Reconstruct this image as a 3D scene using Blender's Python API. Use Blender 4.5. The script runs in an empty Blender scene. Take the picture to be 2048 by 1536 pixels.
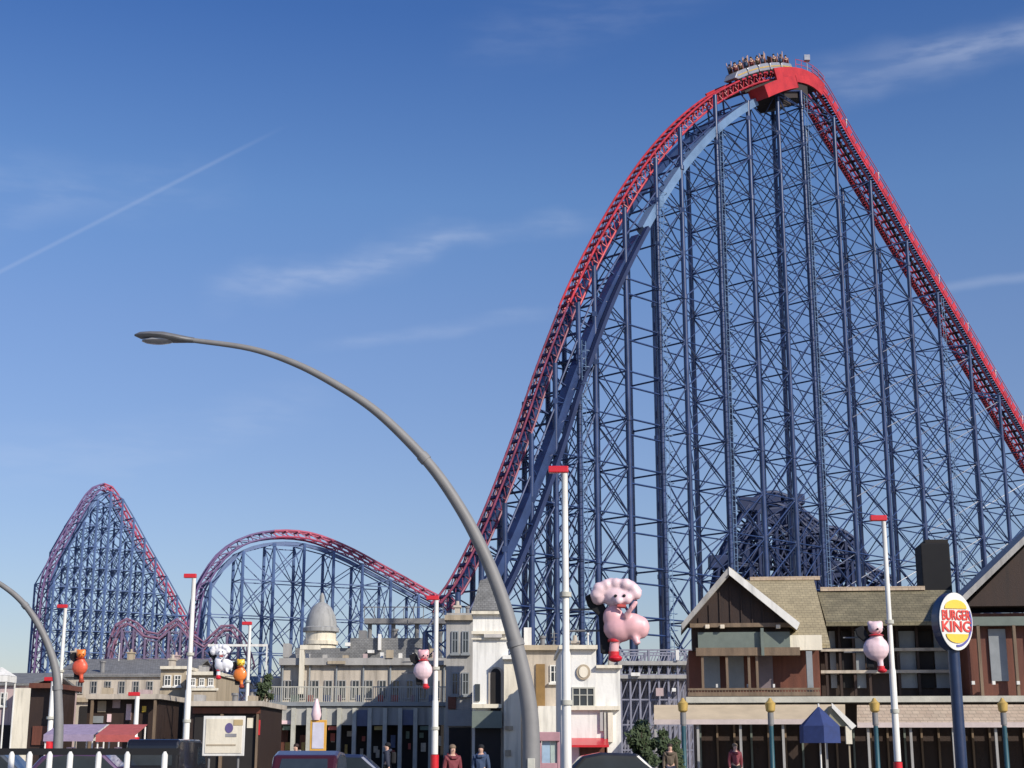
import bpy, bmesh, math, random
from mathutils import Vector, Matrix
R = math.radians
random.seed(7)
scene = bpy.context.scene
COL = scene.collection

# ------------------------------------------------------------------ camera
F = 3000.0; PITCH = math.atan(732 / 3000.0); EYE = 1.7
SP, CP = math.sin(PITCH), math.cos(PITCH)
cam_d = bpy.data.cameras.new('camera'); cam = bpy.data.objects.new('camera', cam_d); COL.objects.link(cam)
cam_d.sensor_width = 36; cam_d.lens = F / 2048 * 36; cam_d.clip_end = 6000; cam_d.clip_start = .1
cam.location = (0, 0, EYE); cam.rotation_euler = (math.pi / 2 + PITCH, 0, 0)
scene.camera = cam

def ray(px, py):
    dx, dy = px - 1024, 768 - py
    f = F * CP - dy * SP; u = F * SP + dy * CP
    return dx / f, u / f                       # x per metre of depth, z per metre of depth
def W(px, py, Y):
    k, m = ray(px, py)
    return Vector((k * Y, Y, EYE + m * Y))

# ------------------------------------------------------------------ light
SUN = Vector((0.64, -0.66, 0.56)).normalized()
EL = math.asin(SUN.z); AZ = math.atan2(SUN.x, SUN.y)
world = bpy.data.worlds.new('World'); scene.world = world; world.use_nodes = True
nt = world.node_tree; N = nt.nodes; L = nt.links
for n in list(N): N.remove(n)
def nd(t, **kw):
    n = N.new(t)
    for k, v in kw.items(): setattr(n, k, v)
    return n
def vm(op, a, b=None):
    n = nd('ShaderNodeVectorMath', operation=op)
    for i, s in enumerate((a, b)):
        if s is None: continue
        if isinstance(s, (tuple, Vector)): n.inputs[i].default_value = tuple(s)
        else: L.new(s, n.inputs[i])
    return n.outputs['Value'] if op in ('DOT_PRODUCT', 'LENGTH') else n.outputs[0]
def mt(op, a, b=None, c=None):
    n = nd('ShaderNodeMath', operation=op)
    for i, s in enumerate((a, b, c)):
        if s is None: continue
        if isinstance(s, (int, float)): n.inputs[i].default_value = s
        else: L.new(s, n.inputs[i])
    return n.outputs[0]
def mr(v, a, b, c, d):
    n = nd('ShaderNodeMapRange', interpolation_type='SMOOTHSTEP')
    L.new(v, n.inputs[0])
    for i, x in enumerate((a, b, c, d)): n.inputs[i + 1].default_value = x
    return n.outputs[0]
sky = nd('ShaderNodeTexSky', sky_type='NISHITA'); sky.sun_disc = False
sky.sun_elevation = EL; sky.sun_rotation = AZ; sky.altitude = 0
sky.air_density = 1.05; sky.dust_density = .6; sky.ozone_density = 3.2
tc = nd('ShaderNodeTexCoord'); D = tc.outputs['Generated']
def noise(scale, detail=4, stretch=(1, 1, 1)):
    m = nd('ShaderNodeMapping'); L.new(D, m.inputs[0]); m.inputs['Scale'].default_value = stretch
    n = nd('ShaderNodeTexNoise'); n.inputs['Scale'].default_value = scale; n.inputs['Detail'].default_value = detail
    L.new(m.outputs[0], n.inputs['Vector']); return n.outputs['Fac']
wob = mt('MULTIPLY', mt('SUBTRACT', noise(9), .5), .045)
fib = noise(26, 9, (1, 1, 4.5)); pat = noise(6, 4)
def wisp(p1, p2, w, strength, wobble=0, fibre=0):
    k1, m1 = ray(*p1); k2, m2 = ray(*p2)
    a = Vector((k1, 1, m1)).normalized(); b = Vector((k2, 1, m2)).normalized()
    c = a.cross(b).normalized(); t = (b - a).normalized(); mid = (a + b) / 2; half = (b - a).length / 2
    d = vm('DOT_PRODUCT', D, c)
    if wobble: d = mt('ADD', d, mt('MULTIPLY', wob, wobble))
    m = mr(mt('ABSOLUTE', d), 0, w, 1, 0)
    al = mt('ABSOLUTE', mt('SUBTRACT', vm('DOT_PRODUCT', D, t), mid.dot(t)))
    m = mt('MULTIPLY', m, mr(al, half * .55, half * 1.1, 1, 0))
    if fibre: m = mt('MULTIPLY', m, mr(fib, .36, .66, 1 - fibre, 1))
    return mt('MULTIPLY', m, strength*.78)
ws = [wisp((-160, 625), (560, 258), .0022, .13),
      wisp((400, 590), (880, 462), .021, .20, 1.4, .6), wisp((440, 560), (1000, 455), .009, .12, 1.2, .65), wisp((780, 480), (1220, 440), .015, .14, 1.3, .6),
      wisp((600, 704), (1130, 620), .008, .13, .7, .6),
      wisp((1560, 175), (2200, 60), .021, .20, 1.2, .55), wisp((1780, 105), (2250, 72), .011, .17, 1, .85),
      wisp((1840, 590), (2200, 520), .006, .17, .5, .5), wisp((-300, 330), (500, 395), .03, .08, 1, .7),
      wisp((900, 120), (1500, -80), .03, .07, 1, .7), wisp((-250, 980), (700, 800), .03, .10, 1, .7),
      wisp((200, 380), (-250, 520), .02, .08, 1, .7)]
tot = ws[0]
for w_ in ws[1:]: tot = mt('ADD', tot, w_)
mix = nd('ShaderNodeMix', data_type='RGBA'); L.new(mt('MINIMUM', tot, .8), mix.inputs['Factor'])
sz = nd('ShaderNodeSeparateXYZ'); L.new(D, sz.inputs[0])
ramp = nd('ShaderNodeValToRGB'); L.new(sz.outputs['Z'], ramp.inputs[0]); el = ramp.color_ramp.elements
while len(el) > 1: el.remove(el[-1])
TINT = [(0, (.50,.46,.49)), (.08, (.49,.46,.51)), (.193, (.50,.485,.565)), (.274, (.50,.51,.61)), (.352, (.45,.53,.655)), (.463, (.265,.40,.62)), (.7, (.2,.32,.6))]
el[0].position = 0; el[0].color = (*TINT[0][1], 1)
for p_, c_ in TINT[1:]: e_ = el.new(p_); e_.color = (*c_, 1)
skm = nd('ShaderNodeVectorMath', operation='MULTIPLY'); L.new(sky.outputs[0], skm.inputs[0]); L.new(ramp.outputs[0], skm.inputs[1])
skn = nd('ShaderNodeVectorMath', operation='SCALE'); L.new(skm.outputs[0], skn.inputs[0]); skn.inputs['Scale'].default_value = 2.0
L.new(skn.outputs[0], mix.inputs['A']); mix.inputs['B'].default_value = (7.2, 7.8, 9.2, 1)
bg = nd('ShaderNodeBackground'); bg.inputs['Strength'].default_value = .10
L.new(mix.outputs['Result'], bg.inputs[0])
out = nd('ShaderNodeOutputWorld'); L.new(bg.outputs[0], out.inputs[0])
sl = bpy.data.lights.new('sun', 'SUN'); sl.energy = 4.6; sl.angle = R(.53); sl.color = (1, .93, .82)
so = bpy.data.objects.new('sun', sl); COL.objects.link(so)
so.rotation_euler = (-SUN).to_track_quat('-Z', 'Y').to_euler()
scene.view_settings.view_transform = 'Standard'; scene.view_settings.look = 'None'
scene.view_settings.exposure = 0; scene.view_settings.gamma = 1

# ------------------------------------------------------------------ materials
MATS = {}
def M(name, col, rough=.6, metal=0, var=.2, scale=2.0, bump=0, streak=0, brick=None, coat=0):
    if name in MATS: return MATS[name]
    m = bpy.data.materials.new(name); m.use_nodes = True; t = m.node_tree; n = t.nodes; l = t.links
    p = n['Principled BSDF']; p.inputs['Roughness'].default_value = rough; p.inputs['Metallic'].default_value = metal
    if coat: p.inputs['Coat Weight'].default_value = coat
    c = n.new('ShaderNodeTexCoord'); mp = n.new('ShaderNodeMapping'); l.new(c.outputs['Object'], mp.inputs[0])
    ns = n.new('ShaderNodeTexNoise'); ns.inputs['Scale'].default_value = scale; ns.inputs['Detail'].default_value = 6
    ns.inputs['Roughness'].default_value = .65; l.new(mp.outputs[0], ns.inputs['Vector'])
    if streak: mp.inputs['Scale'].default_value = (1, 1, .15)
    cr = n.new('ShaderNodeMapRange'); l.new(ns.outputs['Fac'], cr.inputs[0])
    cr.inputs[1].default_value = .3; cr.inputs[2].default_value = .7
    cr.inputs[3].default_value = 1 - var; cr.inputs[4].default_value = 1 + var * .6
    src = None
    if brick:
        b = n.new('ShaderNodeTexBrick'); l.new(c.outputs['Object'], b.inputs['Vector'])
        b.inputs['Scale'].default_value = brick[0]; b.inputs['Color1'].default_value = (*col, 1)
        b.inputs['Color2'].default_value = (*brick[1], 1); b.inputs['Mortar'].default_value = (*brick[2], 1)
        mp2 = n.new('ShaderNodeMapping'); l.new(c.outputs['Object'], mp2.inputs[0]); mp2.inputs['Rotation'].default_value = (R(90), 0, 0)
        l.new(mp2.outputs[0], b.inputs['Vector']); src = b.outputs['Color']
    mx = n.new('ShaderNodeMix'); mx.data_type = 'RGBA'; mx.blend_type = 'MULTIPLY'; mx.inputs['Factor'].default_value = 1
    if src: l.new(src, mx.inputs['A'])
    else: mx.inputs['A'].default_value = (*col, 1)
    l.new(cr.outputs[0], mx.inputs['B']); l.new(mx.outputs['Result'], p.inputs['Base Color'])
    if streak:
        m3 = n.new('ShaderNodeMapping'); m3.inputs['Scale'].default_value = (2.2, 2.2, .22); l.new(c.outputs['Object'], m3.inputs[0])
        n3 = n.new('ShaderNodeTexNoise'); n3.inputs['Scale'].default_value = 1.6; n3.inputs['Detail'].default_value = 8; l.new(m3.outputs[0], n3.inputs['Vector'])
        r3 = n.new('ShaderNodeMapRange'); l.new(n3.outputs['Fac'], r3.inputs[0]); r3.inputs[1].default_value = .5; r3.inputs[2].default_value = .72; r3.inputs[3].default_value = 1; r3.inputs[4].default_value = .68
        x3 = n.new('ShaderNodeMix'); x3.data_type = 'RGBA'; x3.blend_type = 'MULTIPLY'; x3.inputs['Factor'].default_value = 1
        l.new(mx.outputs['Result'], x3.inputs['A']); l.new(r3.outputs[0], x3.inputs['B']); l.new(x3.outputs['Result'], p.inputs['Base Color'])
    rr = n.new('ShaderNodeMapRange'); l.new(ns.outputs['Fac'], rr.inputs[0]); rr.inputs[3].default_value = max(.05, rough - .1); rr.inputs[4].default_value = min(1, rough + .12)
    l.new(rr.outputs[0], p.inputs['Roughness'])
    if bump:
        bp = n.new('ShaderNodeBump'); bp.inputs['Strength'].default_value = bump; bp.inputs['Distance'].default_value = .05
        n2 = n.new('ShaderNodeTexNoise'); n2.inputs['Scale'].default_value = scale * 8; n2.inputs['Detail'].default_value = 5
        l.new(c.outputs['Object'], n2.inputs['Vector']); l.new(n2.outputs['Fac'], bp.inputs['Height']); l.new(bp.outputs[0], p.inputs['Normal'])
    MATS[name] = m; return m
steel = M('blue_steel', (.024, .047, .132), .34, .0, .45, .5, coat=.25)
steel2 = M('mid_blue_steel', (.15, .24, .38), .36, 0, .25, .4, coat=.2)
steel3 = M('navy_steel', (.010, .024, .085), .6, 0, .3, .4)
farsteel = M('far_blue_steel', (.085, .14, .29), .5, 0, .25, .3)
red = M('red_paint', (.47, .03, .045), .45, 0, .45, .9)
bred = M('bright_red_panel', (.48, .025, .025), .45, 0, .3, .8)
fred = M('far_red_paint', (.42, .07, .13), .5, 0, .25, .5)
grate = M('dark_grating', (.05, .05, .065), .7, .3, .3, 1.5)
under = M('dark_underside', (.03, .022, .02), .8, 0, .3, 1.5)
galv = M('galvanised_steel', (.225, .22, .215), .6, .1, .12, 3)
white = M('white_paint', (.80, .78, .72), .5, 0, .08, 3, streak=1)
cream = M('cream_render', (.80, .73, .58), .75, 0, .13, 1.2, .15, 1)
white_r = M('white_render', (.82, .80, .74), .75, 0, .12, 1.0, .15, 1)
tan = M('tan_render', (.46, .38, .27), .8, 0, .2, 1.0, .2, 1)
pinkr = M('pink_render', (.50, .38, .37), .8, 0, .2, 1.0, .2, 1)
greyr = M('grey_render', (.40, .385, .36), .8, 0, .22, 1.0, .2, 1)
brownr = M('brown_grey_render', (.53, .465, .38), .8, 0, .25, 1.0, .2, 1)
slate = M('slate_roof', (.24, .24, .235), .75, 0, .3, 1.5, .3, brick=(2.2, (.19, .19, .185), (.07, .07, .07)))
olive = M('olive_tile_roof', (.42, .35, .21), .8, 0, .25, 1.2, .3, brick=(1.8, (.36, .30, .18), (.22, .18, .11)))
dark_olive = M('dark_olive_tile_roof', (.24, .205, .125), .85, 0, .35, 1.2, .3, brick=(1.8, (.19, .165, .10), (.10, .09, .055)))
timber = M('dark_timber', (.035, .018, .012), .65, 0, .3, 3, .2, 1)
rtimber = M('red_brown_timber', (.15, .048, .027), .6, 0, .3, 3, .2, 1)
oak = M('weathered_oak', (.20, .14, .09), .7, 0, .3, 3, .2, 1)
sage = M('sage_panel', (.15, .18, .155), .6, 0, .15, 2)
greyp = M('grey_panel', (.26, .28, .29), .5, 0, .15, 2)
stone = M('pillar_stone', (.50, .49, .42), .75, 0, .2, 1.5, .2)
glass = M('window_glass', (.03, .04, .05), .08, 0, .2, 2, coat=.5)
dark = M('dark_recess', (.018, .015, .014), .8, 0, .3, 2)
awn = M('tan_awning', (.58, .46, .33), .8, 0, .18, 1.2, .2, brick=(1.6, (.50, .38, .27), (.33, .26, .19)))
edge = M('pale_pink_edge', (.60, .50, .46), .7, 0, .15, 2)
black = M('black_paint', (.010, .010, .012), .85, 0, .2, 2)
pink = M('pink_fibreglass', (.82, .46, .47), .42, 0, .1, 3, coat=.2)
lpink = M('pale_pink_fibreglass', (.85, .62, .64), .42, 0, .1, 3, coat=.2)
redgloss = M('red_gloss', (.62, .02, .03), .3, 0, .1, 3, coat=.3)
orange = M('orange_gloss', (.85, .23, .04), .35, 0, .15, 3, coat=.3)
yellow = M('yellow_gloss', (.88, .58, .05), .35, 0, .08, 3, coat=.3)
gold = M('gold_paint', (.62, .42, .12), .4, .3, .2, 4)
teal = M('teal_paint', (.02, .085, .11), .45, 0, .2, 3)
navy = M('navy_paint', (.012, .03, .085), .4, 0, .2, 3, coat=.2)
canvas = M('blue_canvas', (.03, .05, .16), .85, 0, .2, 4)
asphalt = M('asphalt', (.05, .05, .052), .9, 0, .25, .5, .3)
paving = M('paving', (.26, .25, .23), .9, 0, .2, .6, .2)
grassm = M('grass_ground', (.10, .12, .06), .95, 0, .3, .1, .3)
rubber = M('rubber', (.02, .02, .02), .85, 0, .1, 5)
chrome = M('silver_body', (.42, .42, .43), .3, .4, .1, 3, coat=.4)
leafm = M('leaf', (.05, .075, .03), .7, 0, .45, 6)
barkm = M('bark', (.12, .09, .06), .9, 0, .3, 5, .3)
skin = M('skin', (.62, .38, .28), .55, 0, .08, 6)
lens = M('lamp_lens', (.32, .32, .33), .15, 0, .1, 3, coat=.5)

# ------------------------------------------------------------------ mesh builder
class MB:
    def __init__(s): s.v = []; s.f = []
    def add(s, vs, fs):
        b = len(s.v); s.v += [tuple(v) for v in vs]; s.f += [tuple(b + i for i in f) for f in fs]; return s
    def box(s, x0, x1, y0, y1, z0, z1):
        return s.add([(x0,y0,z0),(x1,y0,z0),(x1,y1,z0),(x0,y1,z0),(x0,y0,z1),(x1,y0,z1),(x1,y1,z1),(x0,y1,z1)],
                     [(0,3,2,1),(4,5,6,7),(0,1,5,4),(1,2,6,5),(2,3,7,6),(3,0,4,7)])
    def hexa(s, p): # 8 points bottom 4 ccw, top 4
        return s.add(p, [(0,3,2,1),(4,5,6,7),(0,1,5,4),(1,2,6,5),(2,3,7,6),(3,0,4,7)])
    def prism(s, poly, y0, y1):  # poly in (x,z)
        n = len(poly)
        return s.add([(x, y0, z) for x, z in poly] + [(x, y1, z) for x, z in poly],
                     [tuple(range(n)), tuple(range(2*n-1, n-1, -1))] + [(i, i+n, (i+1)%n+n, (i+1)%n) for i in range(n)])
    def tube(s, pts, r, k=8, cap=True):
        pts = [Vector(p) for p in pts]; n = len(pts); rs = r if isinstance(r, (list, tuple)) else [r]*n
        vs = []; ref = None
        for i, p in enumerate(pts):
            t = (pts[min(i+1, n-1)] - pts[max(i-1, 0)]).normalized()
            if ref is None:
                ref = Vector((0, 0, 1)) if abs(t.z) < .9 else Vector((0, 1, 0))
            a = (ref - t * ref.dot(t)).normalized(); ref = a; b = t.cross(a)
            for j in range(k):
                w = 2*math.pi*j/k + math.pi/k; vs.append(p + (a*math.cos(w) + b*math.sin(w))*rs[i])
        fs = [(i*k+j, i*k+(j+1)%k, (i+1)*k+(j+1)%k, (i+1)*k+j) for i in range(n-1) for j in range(k)]
        if cap: fs += [tuple(range(k-1, -1, -1)), tuple((n-1)*k+j for j in range(k))]
        return s.add(vs, fs)
    def bar(s, p, q, r, k=5): return s.tube([p, q], r, k)
    def lathe(s, c, prof, k=16):  # prof (r,z)
        n = len(prof); c = Vector(c)
        vs = [c + Vector((r*math.cos(2*math.pi*j/k), r*math.sin(2*math.pi*j/k), z)) for r, z in prof for j in range(k)]
        fs = [(i*k+j, i*k+(j+1)%k, (i+1)*k+(j+1)%k, (i+1)*k+j) for i in range(n-1) for j in range(k)]
        fs += [tuple(range(k-1, -1, -1)), tuple((n-1)*k+j for j in range(k))]
        return s.add(vs, fs)
    def ball(s, c, r, k=12, sc=(1,1,1)):
        m = k//2; c = Vector(c); vs = []; fs = []
        for i in range(m+1):
            a = math.pi*i/m
            for j in range(k):
                b = 2*math.pi*j/k
                vs.append(c + Vector((math.sin(a)*math.cos(b)*sc[0], math.sin(a)*math.sin(b)*sc[1], -math.cos(a)*sc[2]))*r)
        for i in range(m):
            for j in range(k): fs.append((i*k+j, i*k+(j+1)%k, (i+1)*k+(j+1)%k, (i+1)*k+j))
        return s.add(vs, fs)
    def build(s, name, m, parent=None, smooth=False, bevel=0):
        me = bpy.data.meshes.new(name); me.from_pydata(s.v, [], s.f); me.update()
        if not len(me.polygons): return None
        bm = bmesh.new(); bm.from_mesh(me)
        bmesh.ops.recalc_face_normals(bm, faces=bm.faces); bm.to_mesh(me); bm.free()
        me.materials.append(m)
        if smooth:
            for p in me.polygons: p.use_smooth = True
        o = bpy.data.objects.new(name, me); COL.objects.link(o)
        if smooth:
            me.set_sharp_from_angle(angle=R(40))
        if bevel:
            b = o.modifiers.new('bevel', 'BEVEL'); b.width = bevel; b.segments = 2; b.limit_method = 'ANGLE'
        if parent: o.parent = parent
        return o
def tag(o, label=None, cat=None, group=None, kind=None):
    if label: o['label'] = label
    if cat: o['category'] = cat
    if group: o['group'] = group
    if kind: o['kind'] = kind
    return o
def empty(name, loc=(0,0,0), rz=0, label=None, cat=None, group=None):
    o = bpy.data.objects.new(name, None); COL.objects.link(o); o.location = loc; o.rotation_euler = (0,0,rz)
    o.empty_display_size = .3
    return tag(o, label, cat, group)
def copy_tree(o, parent=None):
    c = o.copy(); COL.objects.link(c)
    c.parent = parent
    for ch in list(o.children):
        if ch.name in COL.objects: copy_tree(ch, c)
    return c

# ------------------------------------------------------------------ ground
g = MB().add([(-3000,-200,0),(3000,-200,0),(3000,4000,0),(-3000,4000,0)], [(0,1,2,3)]).build('ground', grassm); tag(g, kind='structure')
g = MB().box(-300,300,-20,34,-.2,.12).build('promenade', paving); tag(g, kind='structure')
g = MB().add([(-300,34,.02),(300,34,.02),(300,56,.02),(-300,56,.02)], [(0,1,2,3)]).build('road', asphalt); tag(g, kind='structure')
mk = MB()
for i in range(-40, 41): mk.add([(i*5,44.9,.03),(i*5+2,44.9,.03),(i*5+2,45.05,.03),(i*5,45.05,.03)], [(0,1,2,3)])
tag(mk.build('road_markings', white), kind='structure')
g = MB().box(-300,300,56,230,-.2,.12).build('pavement', paving); tag(g, kind='structure')

# ------------------------------------------------------------------ coaster helper
def catmull(P, n=6):
    P = [Vector(p) for p in P]; out = []
    for i in range(len(P)-1):
        a, b, c, d = P[max(i-1,0)], P[i], P[i+1], P[min(i+2, len(P)-1)]
        for j in range(n):
            t = j/n
            out.append(.5*((2*b) + (c-a)*t + (2*a-5*b+4*c-d)*t*t + (3*b-a-3*c+d)*t**3))
    out.append(P[-1]); return out
def resample(P, step):
    out = [P[0]]; acc = 0
    for a, b in zip(P, P[1:]):
        l = (b-a).length
        while acc + l >= step:
            t = (step-acc)/l; a = a.lerp(b, t); out.append(a); l = (b-a).length; acc = 0
            if l < 1e-6: break
        acc += l
    return out
class Hill:
    def __init__(s, x0, Y0, phi):
        s.x0, s.Y0 = x0, Y0; s.c, s.s = math.cos(phi), math.sin(phi); s.n = Vector((s.s, -s.c, 0))
    def pt(s, px, py, off=0):
        k, m = ray(px, py); x0 = s.x0 + s.n.x*off; Y0 = s.Y0 + s.n.y*off
        Y = (x0*s.s - Y0*s.c)/(k*s.s - s.c); return Vector((k*Y, Y, EYE + m*Y))
    def path(s, pix, step=1.0):
        s.P = resample(catmull([s.pt(*p) for p in pix]), step)
        s.tab = sorted((s.q(p), p.z) for p in s.P); return s.P
    def q(s, p): return (p.x-s.x0)*s.c + (p.y-s.Y0)*s.s
    def at(s, q, z, off=0): return Vector((s.x0 + q*s.c + s.n.x*off, s.Y0 + q*s.s + s.n.y*off, z))
    def zq(s, q):
        T = s.tab
        if q <= T[0][0]: return T[0][1]
        for (a, za), (b, zb) in zip(T, T[1:]):
            if a <= q <= b: return za + (zb-za)*(q-a)/max(b-a, 1e-6)
        return T[-1][1]
    def frames(s):
        P = s.P; out = []
        for i, p in enumerate(P):
            t = (P[min(i+1, len(P)-1)] - P[max(i-1, 0)]).normalized()
            u = s.n.cross(t).normalized()
            if u.z < 0: u = -u
            out.append((p, t, u))
        return out
    def off(s, b, u, i0=0, i1=None): return [p + s.n*b + w*u for p, t, w in s.frames()[i0:i1]]

def lattice(h, root, qs, w, lvl, rc, rb, matc, gap=(), drop=1.6, off=0, colname='support_column', brname='bracing', w_base=None, k=10, kb=5, extra=None, lean_above=0):
    """columns in two rows + bracing; qs ascending"""
    tops = [h.zq(q) - drop for q in qs]
    for qi, (q, top) in enumerate(zip(qs, tops)):
        if top < 2: continue
        up = lean_above(q) if lean_above else 0
        for sd in (-1, 1):
            c = MB(); tp = top + (up if sd > 0 else 0)
            zs = [0, top*.33, top*.66, tp]
            c.tube([h.at(q, z, off+sd*w) for z in zs], [rc*1.12, rc*1.05, rc, rc*.9], k)
            z = lvl
            while z < top - 1:
                c.lathe(h.at(q, z-.18, off+sd*w), [(rc*1.32, 0), (rc*1.32, .36)], k); z += lvl*3
            c.lathe(h.at(q, 0, off+sd*w), [(rc*2.2, 0), (rc*2.2, .3), (rc*1.2, .7)], k)
            c.build(colname, matc, root, True)
        b = MB(); z = 0; pz = 0
        lv = [i*lvl for i in range(int(top/lvl)+1)]
        if top - lv[-1] > lvl*.35: lv.append(top)
        else: lv[-1] = top
        for a, c2 in zip(lv, lv[1:]):
            b.bar(h.at(q, c2, off-w), h.at(q, c2, off+w), rb*1.15, kb)
            if qi-1 in gap: continue
            b.bar(h.at(q, a, off-w), h.at(q, c2, off+w), rb*.85, kb); b.bar(h.at(q, a, off+w), h.at(q, c2, off-w), rb*.85, kb)
        b.build('cross_frame', matc, root)
    for i in range(len(qs)-1):
        a, c = qs[i], qs[i+1]; ta, tc_ = tops[i], tops[i+1]; lo = min(ta, tc_)
        rj = random.Random(i*31+int(w*10)); b = MB(); lv = [j*lvl for j in range(int(max(lo, 0)/lvl)+1)]
        for sd in (-1, 1):
            o = off + sd*w
            for z0, z1 in zip(lv, lv[1:]):
                if i-1 in gap and sd < 0: continue
                if i in gap and sd > 0:
                    [MB().bar(h.at(a, zz, o), h.at(c, zz, o), rb*1.2, kb).build('tie_bar', matc, root) for zz in (z1, z1-1.3)]; continue
                b.bar(h.at(a, z1, o), h.at(c, z1, o), rb, kb)
                vr = rb*rj.uniform(.65, 1.1)
                if rj.random() > .06: b.bar(h.at(a, z0, o), h.at(c, z1, o), vr, kb)
                if rj.random() > .06: b.bar(h.at(a, z1, o), h.at(c, z0, o), vr, kb)
                m = (z0+z1)/2
                b.box(*sum(([v-.2, v+.2] for v in h.at(a, z1, o)), [])) if sd > 0 and rb > .06 else None
            z1 = lv[-1] if lv else 0
            if max(ta, tc_) > z1 + 1:   # fan to the taller one's head
                if ta > tc_: b.bar(h.at(c, tc_, o), h.at(a, min(ta, tc_+lvl*1.3), o), rb*1.1, kb); b.bar(h.at(a, z1, o), h.at(c, tc_, o), rb*.85, kb)
                else: b.bar(h.at(a, ta, o), h.at(c, min(tc_, ta+lvl*1.3), o), rb*1.1, kb); b.bar(h.at(c, z1, o), h.at(a, ta, o), rb*.85, kb)
        # long diagonals through the bay give the star shaped nodes
        if i not in gap and i-1 not in gap:
            for z0, z1 in zip(lv, lv[1:]):
                if rj.random() < .35: continue
                b.bar(h.at(a, z0, off-w), h.at(c, z1, off+w), rb*.7, kb); b.bar(h.at(a, z1, off+w), h.at(c, z0, off-w), rb*.7, kb)
        b.build(brname, matc, root)

# ------------------------------------------------------------------ main coaster hill
apex = W(1520, 130, 133.5)
H = Hill(apex.x, apex.y, R(45))
PIX = [(2240,1210),(2115,1010),(2040,880),(1980,778),(1922,680),(1866,588),(1804,485),(1746,387),(1686,290),(1650,226),(1624,184),(1596,158),(1560,147),(1515,150),(1468,166),
       (1415,195),(1360,240),(1305,300),(1255,370),(1210,445),(1170,520),(1135,595),(1105,670),(1075,750),(1045,840),(1010,935),(970,1035),(930,1120),(895,1180),(858,1220)]
H.path(PIX, 1.0)
root = empty('roller_coaster', (0,0,0), 0, 'tallest red and blue roller coaster hill with the train at its crest', 'roller coaster', 'roller coaster hills')
fr = H.frames(); iap = max(range(len(fr)), key=lambda i: fr[i][0].z)
def track(h, root, i0=0, i1=None, depth=.8, gauge=.72, r=.10, m=red, tie_m=None, zig=True):
    fr = h.frames()[i0:i1]
    for sd in (-1, 1): MB().tube([p + h.n*gauge*sd for p, t, u in fr], r, 8).build('rail', m, root, True)
    MB().tube([p + h.n*(gauge+.28) - u*depth for p, t, u in fr], r*.95, 6).tube([p - h.n*(gauge+.28) - u*depth for p, t, u in fr], r*.95, 6).build('lower_chord', m, root, True)
    tb = MB(); zb = MB()
    for i, (p, t, u) in enumerate(fr):
        a = p - h.n*(gauge+.25) - u*.16; b = p + h.n*(gauge+.25) - u*.16
        hw = t*.12; hu = u*.08
        tb.hexa([a-hw-hu, b-hw-hu, b+hw-hu, a+hw-hu, a-hw+hu, b-hw+hu, b+hw+hu, a+hw+hu])
        if zig and i+1 < len(fr):
            p2, t2, u2 = fr[i+1]
            for sd in (-1, 1):
                zb.bar(p + h.n*gauge*sd - u*.1, p2 + h.n*(gauge+.28)*sd - u2*depth, r*.5, 4)
                zb.bar(p + h.n*gauge*sd - u*.1, p + h.n*(gauge+.28)*sd - u*depth, r*.5, 4)
            zb.bar(p - h.n*(gauge+.28) - u*depth, p2 + h.n*(gauge+.28) - u2*depth, r*.45, 4)
    if len(fr) <= 100 and len(fr) < 70:
        for i in range(len(fr)): MB().add(tb.v[i*8:i*8+8], [(0,3,2,1),(4,5,6,7),(0,1,5,4),(1,2,6,5),(2,3,7,6),(3,0,4,7)]).build('tie', tie_m or m, root)
    else: tb.build('ties', tie_m or m, root)
    if zig: zb.build('track_lacing', m, root)
drs = M('dark_red_steel', (.20,.03,.05), .5); ilow = min(range(len(fr)), key=lambda i: (fr[i][0] - H.pt(1130, 605)).length)
track(H, root, 0, ilow+1, gauge=.55, r=.095, tie_m=drs)
track(H, root, ilow, None, gauge=.45, r=.085, depth=.65, m=M('shaded_maroon_paint', (.22, .035, .075), .5, 0, .5, .8), tie_m=steel3)  # lower drop: shading painted in as darker rails and ties
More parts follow.
